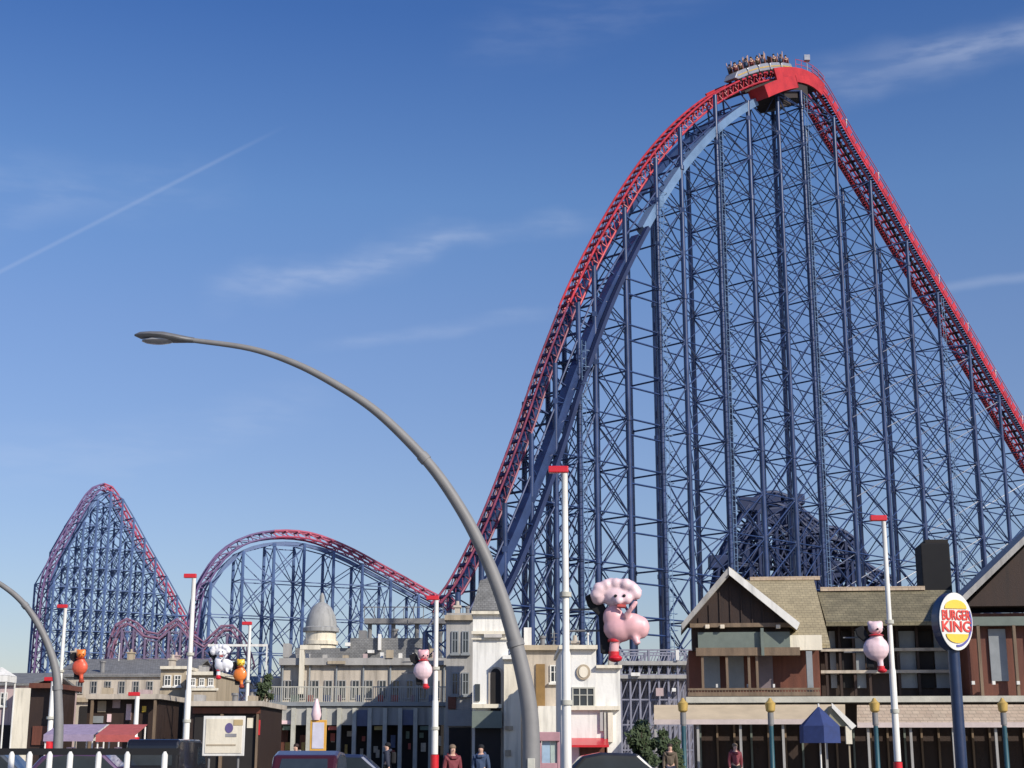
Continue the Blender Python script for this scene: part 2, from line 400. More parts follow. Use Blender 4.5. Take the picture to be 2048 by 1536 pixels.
# lift side walkways with handrails
def walkway(side, i0, i1, name='walkway'):
    f = fr[i0:i1]
    d = MB(); e = MB(); hr = MB()
    for j in range(len(f)-1):
        (p, t, u), (p2, t2, u2) = f[j], f[j+1]
        # stepped grating planks
        for q in range(3):
            a = p.lerp(p2, q/3); b = p.lerp(p2, q/3+.2)
            o0, o1 = H.n*side*.84, H.n*side*1.30
            d.hexa([a+o0-u*.45, b+o0-u*.45, b+o1-u*.45, a+o1-u*.45, a+o0-u*.37, b+o0-u*.37, b+o1-u*.37, a+o1-u*.37])
        o1 = H.n*side*1.32; o2 = H.n*side*1.39
        e.hexa([p+o1-u*.62, p2+o1-u2*.62, p2+o2-u2*.62, p+o2-u*.62, p+o1-u*.1, p2+o1-u2*.1, p2+o2-u2*.1, p+o2-u*.1])
        if j % 2 == 0: hr.bar(p+o2-u*.2, p+o2+Vector((0,0,1.0))*.9, .035, 4)
    w = d.build(name, grate, root)
    e.build('edge_board', red, w)
    if side > 0 and i0 == 0:
        slab2 = MB()
        for k_, ((p, t, u), (p2, t2, u2)) in enumerate(zip(f, f[1:])):
            p2 = p.lerp(p2, .8); a0, a1 = H.n*1.42, H.n*1.48; hh_ = .12 + .22*((k_*7) % 3 == 0); slab2.hexa([p+a0-u*.45, p2+a0-u2*.45, p2+a1-u2*.45, p+a1-u*.45, p+a0+u*hh_, p2+a0+u2*hh_, p2+a1+u2*hh_, p+a1+u*hh_])
            slab2.hexa([p+a0-u*.8, p2+a0-u2*.8, p2+a1-u2*.8, p+a1-u*.8, p+a0-u*.55, p2+a0-u2*.55, p2+a1-u2*.55, p+a1-u*.55])
        slab2.build('parapet', red, w)
    for k in (.45, .9): hr.tube([p + H.n*side*1.42 + Vector((0,0,k)) for p, t, u in f], .04, 5)
    hr.build('handrail', red, w)
walkway(1, 0, iap+1); walkway(-1, 0, iap+1)
# lift chain trough
ct = MB()
ct.tube([p - u*.3 for p, t, u in fr[:iap]], .16, 4); ct.build('chain_trough', grate, root)
# crest platforms
def slab(mb, i0, i1, b0, b1, u0, u1):
    f = fr[i0:i1+1]
    for (p, t, u), (p2, t2, u2) in zip(f, f[1:]):
        mb.hexa([p+H.n*b0+u*u0, p2+H.n*b0+u2*u0, p2+H.n*b1+u2*u0, p+H.n*b1+u*u0, p+H.n*b0+u*u1, p2+H.n*b0+u2*u1, p2+H.n*b1+u2*u1, p+H.n*b1+u*u1])
    return mb
plat = slab(MB(), iap-1, iap+13, -1.9, 1.5, -1.18, -1.0).build('crest_platform', under, root)
slab(MB(), iap-2, iap+7, 1.5, 1.65, -1.35, .12).build('fascia', bred, plat)
slab(MB(), iap-2, iap+14, -2.05, -1.9, -1.3, .1).build('fascia', bred, plat)
bx = slab(MB(), iap+6, iap+12, 1.2, 3.0, -2.3, -2.15).build('service_deck', under, plat)
slab(MB(), iap+6, iap+12, 3.0, 3.12, -2.35, -1.15).build('fascia', bred, bx)
for ii in (iap+6, iap+12):
    p, t, u = fr[ii]; MB().hexa([p+H.n*1.2-u*2.35, p+H.n*3.12-u*2.35, p+H.n*3.12-u*2.35+t*.12, p+H.n*1.2-u*2.35+t*.12, p+H.n*1.2-u*1.15, p+H.n*3.12-u*1.15, p+H.n*3.12-u*1.15+t*.12, p+H.n*1.2-u*1.15+t*.12]).build('end_panel', bred, bx)
slab(MB(), iap+1, iap+8, -1.0, 1.45, -2.9, -1.19).build('machinery_box', under, plat)
slab(MB(), iap+5, iap+8, -.8, 1.3, -3.6, -2.91).build('machinery_box', under, plat)
hr = MB()
for z in (.5, 1.0):
    hr.tube([p + H.n*1.6 + Vector((0,0,z)) for p, t, u in fr[iap-2:iap+4]], .03, 4)
for p, t, u in fr[iap-2:iap+4]: hr.bar(p + H.n*1.6, p + H.n*1.6 + Vector((0,0,1.05)), .03, 4)
hr.build('handrail', red, plat)
p, t, u = fr[iap+1]; lm = MB(); lm.bar(p+H.n*1.6, p+H.n*1.6+Vector((0,0,1.3)), .05, 6).box(*sum([[v-.28, v+.28] for v in (p+H.n*1.6+Vector((0,0,1.45)))], [])); lm.build('floodlight', chrome, plat)
# lamp heads along the lift edge
lm = MB()
for i in range(3, iap-6, 7):
    p, t, u = fr[i]; lm.bar(p+H.n*1.45, p+H.n*1.45+Vector((0,0,.6)), .04, 5); lm.ball(p+H.n*1.45+Vector((0,0,.65)), .10, 8); lm.build('walkway_light', white, root); lm = MB()
# box girders under the drop
def girder(b, i0, i1, d0, d1, mm, name='girder', w=.35, hgt=.5):
    f = fr[i0:i1]; mb = MB(); n = len(f)-1
    for j, ((p, t, u), (p2, t2, u2)) in enumerate(zip(f, f[1:])):
        da = d0 + (d1-d0)*j/n; db = d0 + (d1-d0)*(j+1)/n
        o0, o1 = H.n*(b-w), H.n*(b+w)
        mb.hexa([p+o0-u*(da+hgt), p2+o0-u2*(db+hgt), p2+o1-u2*(db+hgt), p+o1-u*(da+hgt), p+o0-u*da, p2+o0-u2*db, p2+o1-u2*db, p+o1-u*da])
    return mb.build(name, mm, root)
e = len(fr)-1
girder(1.35, iap+12, iap+38, 2.0, 2.3, steel2, w=.42, hgt=.72); girder(1.35, iap+38, e-2, 2.3, 1.5, steel, w=.42, hgt=.7); girder(-1.5, iap+12, e-2, 2.3, 1.5, steel, w=.35, hgt=.55)
girder(2.1, iap+37, e-2, 2.4, 2.7, steel3, w=.2, hgt=.35)
for i in range(iap+13, e-3, 3):
    p, t, u = fr[i]; st = MB()
    st.bar(p-H.n*1.0-u*.8, p-H.n*1.5-u*2.4, .09, 5).bar(p+H.n*.9-u*.8, p+H.n*1.4-u*2.4, .09, 5).bar(p-H.n*1.5-u*2.4, p+H.n*1.4-u*2.4, .1, 5)
    if i > iap+37: st.bar(p+H.n*1.4-u*2.4, p+H.n*2.1-u*2.6, .08, 5)
    st.build('girder_strut', steel, root)
def qnear(px, w):
    k = (px-1024)/2898.0; n = H.n
    # x0+q c + n.x w = k (Y0 + q s + n.y w)
    return (k*(H.Y0 + n.y*w) - H.x0 - n.x*w)/(H.c - k*H.s)
WN = 1.65
qs = sorted(qnear(px, WN) for px in (2210,2125,2045,1990,1938,1882,1827,1760,1692,1626,1577,1515,1447,1372,1320,1254,1190,1157,1110,1062,1010,965,920))
gp = [i for i, q in enumerate(qs) if abs(q - qnear(1254, WN)) < .01]
lattice(H, root, qs, WN, 3.9, .22, .066, steel, gap=gp, drop=2.3, lean_above=lambda q: 2.5 if q < -5 and q > -42 else 0)
# caged ladders up a few of the columns
for k_ in (5, 8, 10, 13, 17):
    q = qs[k_]; top = H.zq(q) - 3; ld = MB()
    c0 = H.at(q, 0, WN + .55)
    for sd in (-.22, .22): ld.bar(c0 + H.n*0 + Vector((H.c*sd, H.s*sd, .3)), c0 + Vector((H.c*sd, H.s*sd, top)), .03, 4)
    z = .6
    while z < top: ld.bar(c0 + Vector((-H.c*.22, -H.s*.22, z)), c0 + Vector((H.c*.22, H.s*.22, z)), .022, 4); z += .5
    z = 3
    while z < top:
        pp = [c0 + Vector((H.c*.36*math.cos(a), H.s*.36*math.cos(a), z)) + H.n*(.5*math.sin(a)) for a in [math.pi*j/6 for j in range(7)]]
        ld.tube(pp, .03, 4); z += 1.3
    for z in range(4, int(top), 8): ld.bar(c0 + Vector((0,0,z)), c0 - H.n*.4 + Vector((0,0,z)), .03, 4)
    ld.build('ladder', steel2, root)

# ------------------------------------------------------------------ train on the crest
tr = empty('coaster_train', fr[iap+8][0], 0, 'silver coaster train full of riders on the crest of the tallest hill', 'train')
tl = tr.location.copy()
def carbody(i, front=False):
    p, t, u = fr[i]; t = t.normalized(); c = p + u*.18 - tl
    if t.x > 0: t = -t
    def X(a, b, z): return c + t*a + H.n*b + u*z
    mb = MB(); L_ = .92
    prof = [(-L_, 0), (L_, 0), (L_+(.55 if front else .03), .25), (L_-.02, .62), (L_-.25, .72), (-L_+.1, .72), (-L_, .5)]
    n = len(prof)
    for b0, b1 in ((-.68, .68),):
        mb.add([X(a, b0, z) for a, z in prof] + [X(a, b1, z) for a, z in prof], [tuple(range(n)), tuple(range(2*n-1, n-1, -1))] + [(k, k+n, (k+1)%n+n, (k+1)%n) for k in range(n)])
    body = mb.build('car', chrome, tr, bevel=.06)
    sb = MB(); wh = MB()
    for a in (-.55, .35):
        for b in (-.33, .33):
            sb.hexa([X(a-.08, b-.24, .6), X(a-.08, b+.24, .6), X(a+.06, b+.24, .6), X(a+.06, b-.24, .6), X(a-.22, b-.2, 1.35), X(a-.22, b+.2, 1.35), X(a-.08, b+.2, 1.35), X(a-.08, b-.2, 1.35)])
    sb.build('seats', rtimber, body)
    bt = MB(); bt.add([X(-L_*.95, s_, z) for s_ in (-.7, .7) for z in (.28, .4)] + [X(L_*.95, s_, z) for s_ in (-.7, .7) for z in (.28, .4)], [(0,1,5,4),(2,3,7,6)]); bt.build('side_stripe', gold, body)
    for a in (-.6, .6):
        for b in (-.72, .72): MB().ball(X(a, b*.8, -.15), .2, 10).build('wheel', black, body)
    return [X(a+.05, b, .95) for a in (-.5, .4) for b in (-.33, .33)], t
seats = []
for k_ in range(5):
    sp, t_ = carbody(iap+3+k_*2, k_ == 4); seats += [(tl + s_, t_) for s_ in sp]
jmats = [M('coat_%d' % i, c, .8, 0, .1, 6) for i, c in enumerate([(.03,.035,.06),(.20,.04,.05),(.32,.30,.26),(.05,.08,.15),(.02,.02,.02),(.12,.09,.06)])]
def skinobj(name, pts, edges, rad, m, parent, sub=1):
    me = bpy.data.meshes.new(name); me.from_pydata(pts, edges, []); me.materials.append(m)
    o = bpy.data.objects.new(name, me); COL.objects.link(o); o.parent = parent
    o.modifiers.new('skin', 'SKIN')
    if not me.skin_vertices: me.skin_vertices_new() if hasattr(me, 'skin_vertices_new') else None
    if not me.skin_vertices:
        bm = bmesh.new(); bm.from_mesh(me); bm.verts.layers.skin.verify(); bm.to_mesh(me); bm.free()
    for v, r in zip(me.skin_vertices[0].data, rad): v.radius = (r, r) if not isinstance(r, tuple) else r
    me.skin_vertices[0].data[0].use_root = True
    s = o.modifiers.new('sub', 'SUBSURF'); s.levels = sub; s.render_levels = sub
    return o
def rider(loc, t, jm, arms):
    r = empty('person', loc, math.atan2(t.y, t.x) - math.pi/2, 'rider in a dark or pale coat seated in the train on the crest', 'person', 'riders in the coaster train')
    pts = [(0,0,0),(0,0,.25),(0,.0,.45),(0,.01,.56),(0,.03,.70),(-.17,0,.42),(.17,0,.42)]
    ed = [(0,1),(1,2),(2,3),(3,4),(2,5),(2,6)]; rad = [.15,.15,.13,.06,.105,.07,.07]
    for s_ in (-1, 1):
        b = len(pts)
        if arms: pts += [(s_*.24,.05,.68),(s_*.27,.08,.95)]
        else: pts += [(s_*.22,.12,.2),(s_*.14,.36,.22)]
        ed += [(5 if s_ < 0 else 6, b), (b, b+1)]; rad += [.05,.04]
        hb = len(pts)-1
        for f_ in range(5):
            q = pts[hb]; pts.append((q[0]+(f_-2)*.02, q[1]+(.08 if not arms else .02), q[2]+(.09 if arms else 0))); ed.append((hb, len(pts)-1)); rad.append(.011)
    skinobj('body', pts, ed, rad, skin, r)
    jp = [(0,0,-.02),(0,0,.25),(0,0,.44),(-.18,0,.42),(.18,0,.42)]
    skinobj('jacket', jp, [(0,1),(1,2),(2,3),(2,4)], [.17,.17,.15,.09,.09], jm, r)
    MB().ball((0, .0, .75), .115, 10, (1, 1.05, .9)).build('hair', random.choice([timber, black, oak]), r, True)
    return r
for j, (s_, t_) in enumerate(seats):
    if j in (7, 14): continue
    rider(s_ - Vector((0,0,.1)), t_, jmats[j % 6], j % 3 == 0)

# ------------------------------------------------------------------ far hills
def far_hill(name, x0px, Y0, phi, pix, label, spacing, w, lvl, rc, rb, step=1.5):
    c = W(x0px, 1200, Y0); h = Hill(c.x, c.y, phi); h.path(pix, step)
    r = empty(name, (0,0,0), 0, label, 'roller coaster', 'roller coaster hills')
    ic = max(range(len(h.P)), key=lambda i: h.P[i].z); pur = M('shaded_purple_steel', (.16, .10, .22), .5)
    ic = max(0, ic - (0 if phi > .6 else 2)) if h.P[0].x < h.P[-1].x else ic
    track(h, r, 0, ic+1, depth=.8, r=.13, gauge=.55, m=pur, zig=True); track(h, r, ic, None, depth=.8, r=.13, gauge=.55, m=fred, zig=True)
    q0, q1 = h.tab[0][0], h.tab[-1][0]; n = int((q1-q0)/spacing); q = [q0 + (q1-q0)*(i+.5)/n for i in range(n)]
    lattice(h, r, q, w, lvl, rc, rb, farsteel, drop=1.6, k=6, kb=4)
    g = MB()
    for (p, t, u), (p2, t2, u2) in zip(h.frames(), h.frames()[1:]): g.bar(p-u*1.5, p2-u2*1.5, .28, 4)
    g.build('girder', farsteel, r)
    return h
far_hill('roller_coaster', 220, 235, R(42), [(52,1480),(62,1370),(72,1260),(84,1165),(105,1110),(140,1045),(172,992),(192,972),(212,969),(230,985),(255,1030),(285,1085),(320,1145),(350,1200),(378,1250),(405,1290),(440,1320)],
         'steep narrow far roller coaster hill at the left with dense blue lattice', 2.0, 3.2, 3.2, .19, .095)
far_hill('roller_coaster', 600, 180, R(28), [(372,1330),(378,1255),(388,1190),(410,1145),(440,1105),(480,1078),(520,1066),(560,1062),(600,1064),(640,1073),(700,1098),(750,1125),(800,1152),(850,1180),(890,1200),(925,1215)],
         'low rounded roller coaster hill between the steep far hill and the tallest hill', 3.4, 1.8, 4.2, .2, .08)
# low lift beams of another ride behind the rounded hill
r = empty('steel_walkway', (0,0,0), 0, 'grey elevated steel walkway behind the long brown arcade building', 'walkway')
a, b = W(730, 1238, 150), W(985, 1240, 150)
MB().box(a.x, b.x, 149.2, 150.8, a.z-.5, a.z).build('deck', galv, r)
hb = MB()
for i in range(14):
    x = a.x + (b.x-a.x)*i/13; hb.bar((x, 149.2, a.z), (x, 149.2, a.z+1.1), .05, 4)
hb.bar((a.x,149.2,a.z+1.1), (b.x,149.2,a.z+1.1), .06, 4); hb.build('handrail', galv, r)
for i in range(6):
    x = a.x + .5 + (b.x-a.x-1)*i/5; MB().bar((x, 150, 0), (x, 150, a.z-.5), .22, 8).build('column', galv, r)

# low lilac ride in front of the steep far hill
r = empty('family_coaster', (0,0,0), 0, 'small dull pink and lilac family coaster in front of the steep far hill', 'fairground ride')
lil = M('lilac_steel', (.17, .13, .21), .5); lpk = M('dull_pink_steel', (.26, .13, .20), .5)
hs = Hill(W(300,1280,150).x, 150, R(8)); hs.P = resample(catmull([hs.pt(*p) for p in [(205,1345),(222,1275),(240,1242),(268,1240),(290,1262),(318,1268),(340,1245),(362,1240),(385,1268),(412,1285),(430,1262),(455,1248),(478,1262),(500,1300),(512,1345)]]), 1.2)
hs.tab = sorted((hs.q(p), p.z) for p in hs.P); track(hs, r, depth=.5, gauge=.5, r=.09, m=lpk, tie_m=lil)
q0, q1 = hs.tab[0][0], hs.tab[-1][0]
lattice(hs, r, [q0 + (q1-q0)*(i+.5)/13 for i in range(13)], .9, 2.6, .12, .06, lil, drop=.8, k=6, kb=4)
# dark ride seen through the lattice
dk = empty('steel_ride', (0,0,0), 0, 'dark navy steel ride with twisting track seen through the legs of the tallest hill', 'fairground ride')
hd = Hill(W(1580,1100,190).x, 190, R(12))
for pix in ([(1425,1185),(1440,1120),(1470,1050),(1505,1000),(1540,985),(1580,1000),(1610,1030),(1650,1060),(1700,1110),(1745,1140),(1790,1160)],
            [(1485,1190),(1480,1130),(1500,1075),(1540,1035),(1585,1030),(1620,1060),(1640,1110),(1635,1170)],
            [(1540,1190),(1560,1130),(1600,1075),(1650,1055),(1700,1075),(1740,1130)]):
    P = resample(catmull([hd.pt(*p) for p in pix]), 1.5); hd.P = P; hd.tab = sorted((hd.q(p), p.z) for p in P)
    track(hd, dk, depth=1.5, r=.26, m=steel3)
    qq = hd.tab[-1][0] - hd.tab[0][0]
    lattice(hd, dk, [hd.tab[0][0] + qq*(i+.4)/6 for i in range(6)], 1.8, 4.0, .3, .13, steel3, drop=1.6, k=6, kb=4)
    hd.n = -hd.n if False else hd.n
cb = MB()
for px, py, s_ in ((1500,1010,1.5),(1560,1030,2.3),(1590,1000,1.1),(1510,1120,2.0),(1440,1125,1.4),(1620,1120,2),(1650,1140,1.8),(1590,1130,1.5),(1700,1150,1.4),(1545,1000,.9)):
    p = hd.pt(px, py); cb.box(p.x-s_, p.x+s_, p.y-1, p.y+1, p.z-s_*.6, p.z+s_*.6)
    cb.bar((p.x, p.y, 0), p, .25, 6)
cb.build('machinery_housing', steel3, dk, bevel=.2)

# ------------------------------------------------------------------ building frames
class Fr:
    def __init__(s, name, px, Y, ang, label, cat='building', group=None):
        s.O = W(px, 1500, Y); s.O.z = 0; s.a = ang; s.ca, s.sa = math.cos(ang), math.sin(ang)
        s.root = empty(name, s.O, ang, label, cat, group)
    def u(s, px, py, d=0):
        k, m = ray(px, py); u = (k*(s.O.y + d*s.ca) - s.O.x + d*s.sa)/(s.ca - k*s.sa)
        Y = s.O.y + u*s.sa + d*s.ca; return u, EYE + m*Y
    def rect(s, mb, x0, x1, y0, y1, d0=0, d1=.1):   # pixel rect, y0 top; y1 bottom (None = ground)
        ym = y0 if y1 is None else (y0+y1)/2
        a, zt = s.u(x0, ym, d0)[0], s.u((x0+x1)/2, y0, d0)[1]; b = s.u(x1, ym, d0)[0]
        zb = 0 if y1 is None else s.u((x0+x1)/2, y1, d0)[1]
        mb.box(a, b, d0, d1, zb, zt); return mb
    def part(s, name, m, rects, parent=None, bevel=0):
        for q in rects: o = s.rect(MB(), *q).build(name, m, parent or s.root, bevel=bevel)
        return o
    def window(s, x0, x1, y0, y1, fm=None, gm=None, d=-.1, mull=1, sill=True):
        fm = fm or white; a, zt = s.u(x0, (y0+y1)/2, d)[0], s.u((x0+x1)/2, y0, d)[1]; b, zb = s.u(x1, (y0+y1)/2, d)[0], s.u((x0+x1)/2, y1, d)[1]
        w = .07; f = MB(); f.box(a, a+w, d, d+.2, zb, zt); f.box(b-w, b, d, d+.2, zb, zt); f.box(a+w, b-w, d, d+.2, zt-w, zt); f.box(a+w, b-w, d, d+.2, zb, zb+w)
        for i in range(mull):
            x = a + (b-a)*(i+1)/(mull+1); f.box(x-.025, x+.025, d+.01, d+.18, zb+w, zt-w)
        z = zb + (zt-zb)*.6; f.box(a+w, b-w, d+.012, d+.17, z-.02, z+.02)
        o = f.build('window', fm, s.root)
        MB().box(a+w, b-w, d+.06, d+.12, zb+w, zt-w).build('pane', gm or glass, o)
        if sill: MB().box(a-.08, b+.08, d-.12, d+.1, zb-.12, zb-.004).build('sill', fm, o)
        return o
    def gable_roof(s, x0, x1, ye, yr, d0, d1, m, name='roof', ov=.3, axis='x', th=.18):
        a, b = s.u(x0, ye, d0)[0]-ov, s.u(x1, ye, d0)[0]+ov; ze = s.u((x0+x1)/2, ye, d0)[1]; zr = s.u((x0+x1)/2, yr, (d0+d1)/2)[1]
        mb = MB(); y0, y1 = d0-ov, d1+ov; ym = (y0+y1)/2
        if axis == 'x':
            mb.add([(a,y0,ze),(b,y0,ze),(b,ym,zr),(a,ym,zr),(a,y1,ze),(b,y1,ze),(a,y0,ze-th),(b,y0,ze-th),(a,y1,ze-th),(b,y1,ze-th),(a,ym,zr-th),(b,ym,zr-th)],
                   [(0,1,2,3),(3,2,5,4),(0,6,7,1),(4,5,9,8),(0,3,10,6),(3,4,8,10),(1,7,11,2),(2,11,9,5),(6,10,11,7),(10,8,9,11)])
        else:
            xm = (a+b)/2; zr = s.u((x0+x1)/2, yr, d0)[1]
            mb.add([(a,y0,ze),(xm,y0,zr),(b,y0,ze),(a,y1,ze),(xm,y1,zr),(b,y1,ze)] + [(a,y0,ze-th),(xm,y0,zr-th),(b,y0,ze-th),(a,y1,ze-th),(xm,y1,zr-th),(b,y1,ze-th)],
                   [(0,1,4,3),(1,2,5,4),(6,9,10,7),(7,10,11,8),(0,6,7,1),(1,7,8,2),(3,4,10,9),(4,5,11,10),(0,3,9,6),(2,8,11,5)])
        return mb.build(name, m, s.root)

# pink building far left
f = Fr('seafront_building', -60, 125, 0, 'pinkish rendered building at the far left edge with a cream bay on its right')
f.part('wall', pinkr, [(-90, 58, 1366, None, 0, 14)]); f.gable_roof(-90, 58, 1367, 1346, 0, 14, slate)
f.part('bay', cream, [(30, 62, 1376, None, -1.5, -.003)])
for x in (-50, -25, 0): f.window(x, x+14, 1385, 1412)
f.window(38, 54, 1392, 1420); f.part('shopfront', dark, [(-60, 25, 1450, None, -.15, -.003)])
# white marquee
f = Fr('marquee', 2, 112, 0, 'small white peaked marquee at the far left edge above the pinkish building', 'marquee')
u0, zt = f.u(-18, 1334); u1, ze = f.u(24, 1352)
um = (u0+u1)/2
MB().add([(u0,-1,ze),(u1,-1,ze),(u1,1.2,ze),(u0,1.2,ze),(um,0,zt)], [(0,1,4),(1,2,4),(2,3,4),(3,0,4)]).box(u0+.02,u1-.02,-.98,1.18,ze-.45,ze-.003).build('canopy', white_r, f.root)
for x in (u0+.1, u1-.1):
    for y in (-.9, 1.1): MB().bar((x, y, 0), (x, y, ze), .06, 6).build('leg', white, f.root)

# long low grey roofed building
f = Fr('long_building', 115, 140, 0, 'long low grey-roofed building below the steep far coaster hill')
f.part('wall', brownr, [(112, 372, 1348, None, 0, 16)]); f.gable_roof(112, 372, 1350, 1318, 0, 16, slate)
for i in range(9): f.window(125+i*28, 138+i*28, 1362, 1388, greyr, sill=False)
f.part('fascia', tan, [(112, 372, 1395, 1404, -.3, -.003)])
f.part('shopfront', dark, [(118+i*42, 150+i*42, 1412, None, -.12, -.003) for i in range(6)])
# tan building
f = Fr('tan_building', 322, 108, 0, 'tan two-tier building with flat roofs behind the white square sign')
f.part('wall', tan, [(322, 372, 1338, None, 1, 8)]); f.part('front_wing', tan, [(374, 433, 1350, None, -1, 8)])
f.part('cornice', cream, [(320, 374, 1332, 1338, .7, 8.3), (372, 436, 1343, 1350, -1.3, 8.3), (372, 436, 1376, 1381, -1.2, -1.003)])
for x in (328, 348): f.window(x, x+14, 1350, 1372, d=.9)
for x in (380, 398, 416): f.window(x, x+11, 1356, 1372, d=-1.1)
f.part('lower_panel', tan, [(376, 432, 1384, 1402, -1.15, -1.003)])
f.part('shopfront', dark, [(378, 430, 1408, None, -1.15, -1.003), (326, 366, 1400, None, .85, .997)])
# dark shed and sheds row
f = Fr('ride_shed', 180, 98, 0, 'dark low shed with pale posts left of the tan building')
f.part('wall', timber, [(176, 318, 1398, None, 0, 6)]); f.part('poster', lpink, [(214, 222, 1428, 1444, -.1, -.003), (252, 262, 1408, 1440, -.1, -.003)]); f.part('poster', yellow, [(284, 292, 1412, 1424, -.1, -.003)]); f.part('poster', greyp, [(186, 206, 1432, 1446, -.1, -.003)]); f.part('roof', brownr, [(172, 322, 1388, 1398, -1, 6.5)])
f.part('post', oak, [(270, 276, 1398, None, -.9, -.7)]); f.part('post', oak, [(308, 313, 1398, None, -.9, -.7)]); f.part('post', oak, [(182, 187, 1398, None, -.9, -.7)])
f.part('panel', tan, [(195, 212, 1402, 1424, -.1, -.003)]); f.part('panel', pinkr, [(225, 240, 1400, 1416, -.1, -.003)])
f = Fr('dark_kiosk', 60, 92, 0, 'dark brown kiosk with red lower boards beside the second street lamp')
f.part('wall', timber, [(62, 104, 1376, None, 0, 5)]); f.part('roof', rtimber, [(58, 108, 1366, 1376, -.6, 5.4)]); f.part('board', rtimber, [(64, 102, 1452, 1490, -.12, -.003)])
f = Fr('dark_arcade', 385, 86, 0, 'dark brown single-storey arcade behind the white square sign')
f.part('wall', timber, [(383, 522, 1412, None, 0, 8)]); f.part('roof', brownr, [(380, 525, 1402, 1412, -.8, 8.5)])
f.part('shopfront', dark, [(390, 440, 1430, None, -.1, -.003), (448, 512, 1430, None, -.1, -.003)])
f.part('sign_board', rtimber, [(385, 520, 1415, 1427, -.2, -.003)]); f.part('poster', cream, [(494, 506, 1436, 1456, -.14, -.103)]); f.part('poster', redgloss, [(515, 520, 1440, 1470, -.1, -.003)]); f.part('pillar', oak, [(441, 447, 1428, None, -.3, -.101), (513, 517, 1428, None, -.3, -.101)])

# round tower with cone roof
f = Fr('cone_tower', 635, 122, 0, 'cream round tower under a grey domed cupola roof behind the long arcade building', 'tower')
c_, zb = f.u(635, 1264); _, zp = f.u(643, 1186); rr_ = (f.u(668,1264)[0]-f.u(602,1264)[0])/2
MB().lathe((0,0,0), [(rr_*.93, 0), (rr_*.93, zb)], 28).build('wall', cream, f.root, True)
MB().lathe((0,0,zb), [(rr_*1.1, 0), (rr_*1.1, .3), (rr_*.95, .4), (rr_*.93, (zp-zb)*.25), (rr_*.84, (zp-zb)*.42), (rr_*.6, (zp-zb)*.62), (rr_*.34, (zp-zb)*.72), (rr_*.16, (zp-zb)*.76), (rr_*.14, (zp-zb)*.93), (.06, zp-zb)], 28).build('roof', M('pale_lead', (.36,.36,.35), .6, 0, .2, 2, .1, 1), f.root, True)
_, z1 = f.u(635, 1290); MB().lathe((0,0,z1), [(rr_*1.05, 0), (rr_*1.05, .3)], 28).build('cornice', cream, f.root, True)
for i in range(5):
    a = R(-90 + (i-2)*34); w = MB(); cx, cy = math.cos(a)*rr_*.93, math.sin(a)*rr_*.93
    w.box(cx-.25, cx+.25, cy-.1, cy+.1, z1-2.2, z1-.7); w.build('window', glass, f.root)

# the long arcade
f = Fr('arcade_building', 520, 104, 0, 'long brown-grey two-storey arcade with a pillared ground floor and roof balcony')
f.part('wall', brownr, [(560, 892, 1330, 1404, 0, 14)]); f.part('left_wing', brownr, [(520, 560, 1356, 1404, 1, 12)])
f.part('parapet', greyr, [(558, 894, 1316, 1330, -.4, 14.3)])
f.part('roof', slate, [(700, 850, 1276, 1316, 3, 12), (590, 700, 1296, 1316, 3, 12)])
f.part('roof_light', white, [(756, 762, 1268, 1300, 2.6, 2.99), (690, 700, 1285, 1292, 2.6, 2.99), (735, 748, 1300, 1306, 2.6, 2.99)])
f.part('parapet_panel', tan, [(655, 690, 1322, 1328, -.5, -.403), (772, 786, 1300, 1316, -.5, 0)])
f.part('cream_column', cream, [(598, 607, 1296, 1388, -.7, -.2)])
f.part('cream_column', cream, [(600, 640, 1290, 1299, -.72, -.25)])
for i in range(12): f.window(568+i*27, 584+i*27, 1360, 1398, greyr, mull=1, sill=False)
f.part('balcony', greyp, [(516, 896, 1404, 1412, -2.2, 14)])
br = MB()
u0, zb = f.u(518, 1404, -2.1); u1, _ = f.u(894, 1404, -2.1)
n_ = 90
for i in range(n_): x = u0 + (u1-u0)*i/(n_-1); br.box(x-.02, x+.02, -2.12, -2.08, zb, zb+.95)
br.box(u0, u1, -2.14, -2.06, zb+.95, zb+1.02); br.build('balcony_railing', stone, f.root)
f.part('fascia', M('pale_fascia', (.40, .395, .37), .7, 0, .2, 1, .1, 1), [(518, 894, 1414, 1450, -2.0, -1.6)])
f.part('fascia_sign', M('sign_blue', (.10,.12,.2), .5), [(708, 742, 1420, 1452, -2.15, -2.003), (800, 830, 1420, 1450, -2.15, -2.003)])
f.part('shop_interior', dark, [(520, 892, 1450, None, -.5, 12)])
for i in range(13):
    f.part('pillar', stone, [(522+i*30.5, 530+i*30.5, 1416, None, -2.4, -2.003)])
f.part('red_door', rtimber, [(560, 576, 1456, None, -.7, -.503)]); f.part('red_door', rtimber, [(600, 612, 1470, None, -.7, -.503)])
f.part('poster', lpink, [(552, 582, 1441, 1448, -2.1, -2.003)])
rq = random.Random(11); pm = [M('poster_%d' % i, c, .6, 0, .25, 6) for i, c in enumerate([(.5,.12,.1),(.55,.5,.42),(.12,.16,.3),(.5,.36,.12),(.2,.28,.22),(.42,.25,.28)])]
for i in range(12):
    x = 533 + i*30.5
    for k in range(2):
        a_ = x + rq.uniform(0, 10); y_ = rq.uniform(1462, 1500); f.part('game_cabinet', rq.choice(pm), [(a_, a_+rq.uniform(5, 10), y_, y_+rq.uniform(10, 26), -.62-.1*k, -.503-.1*k)])
    if i % 3 == 1: f.part('hanging_sign', rq.choice(pm), [(x+2, x+19, 1452, 1460, -1.8, -1.72)])
for i in range(7): f.part('downpipe', greyp, [(563+i*54, 566+i*54, 1331, 1404, -.16, -.03)])
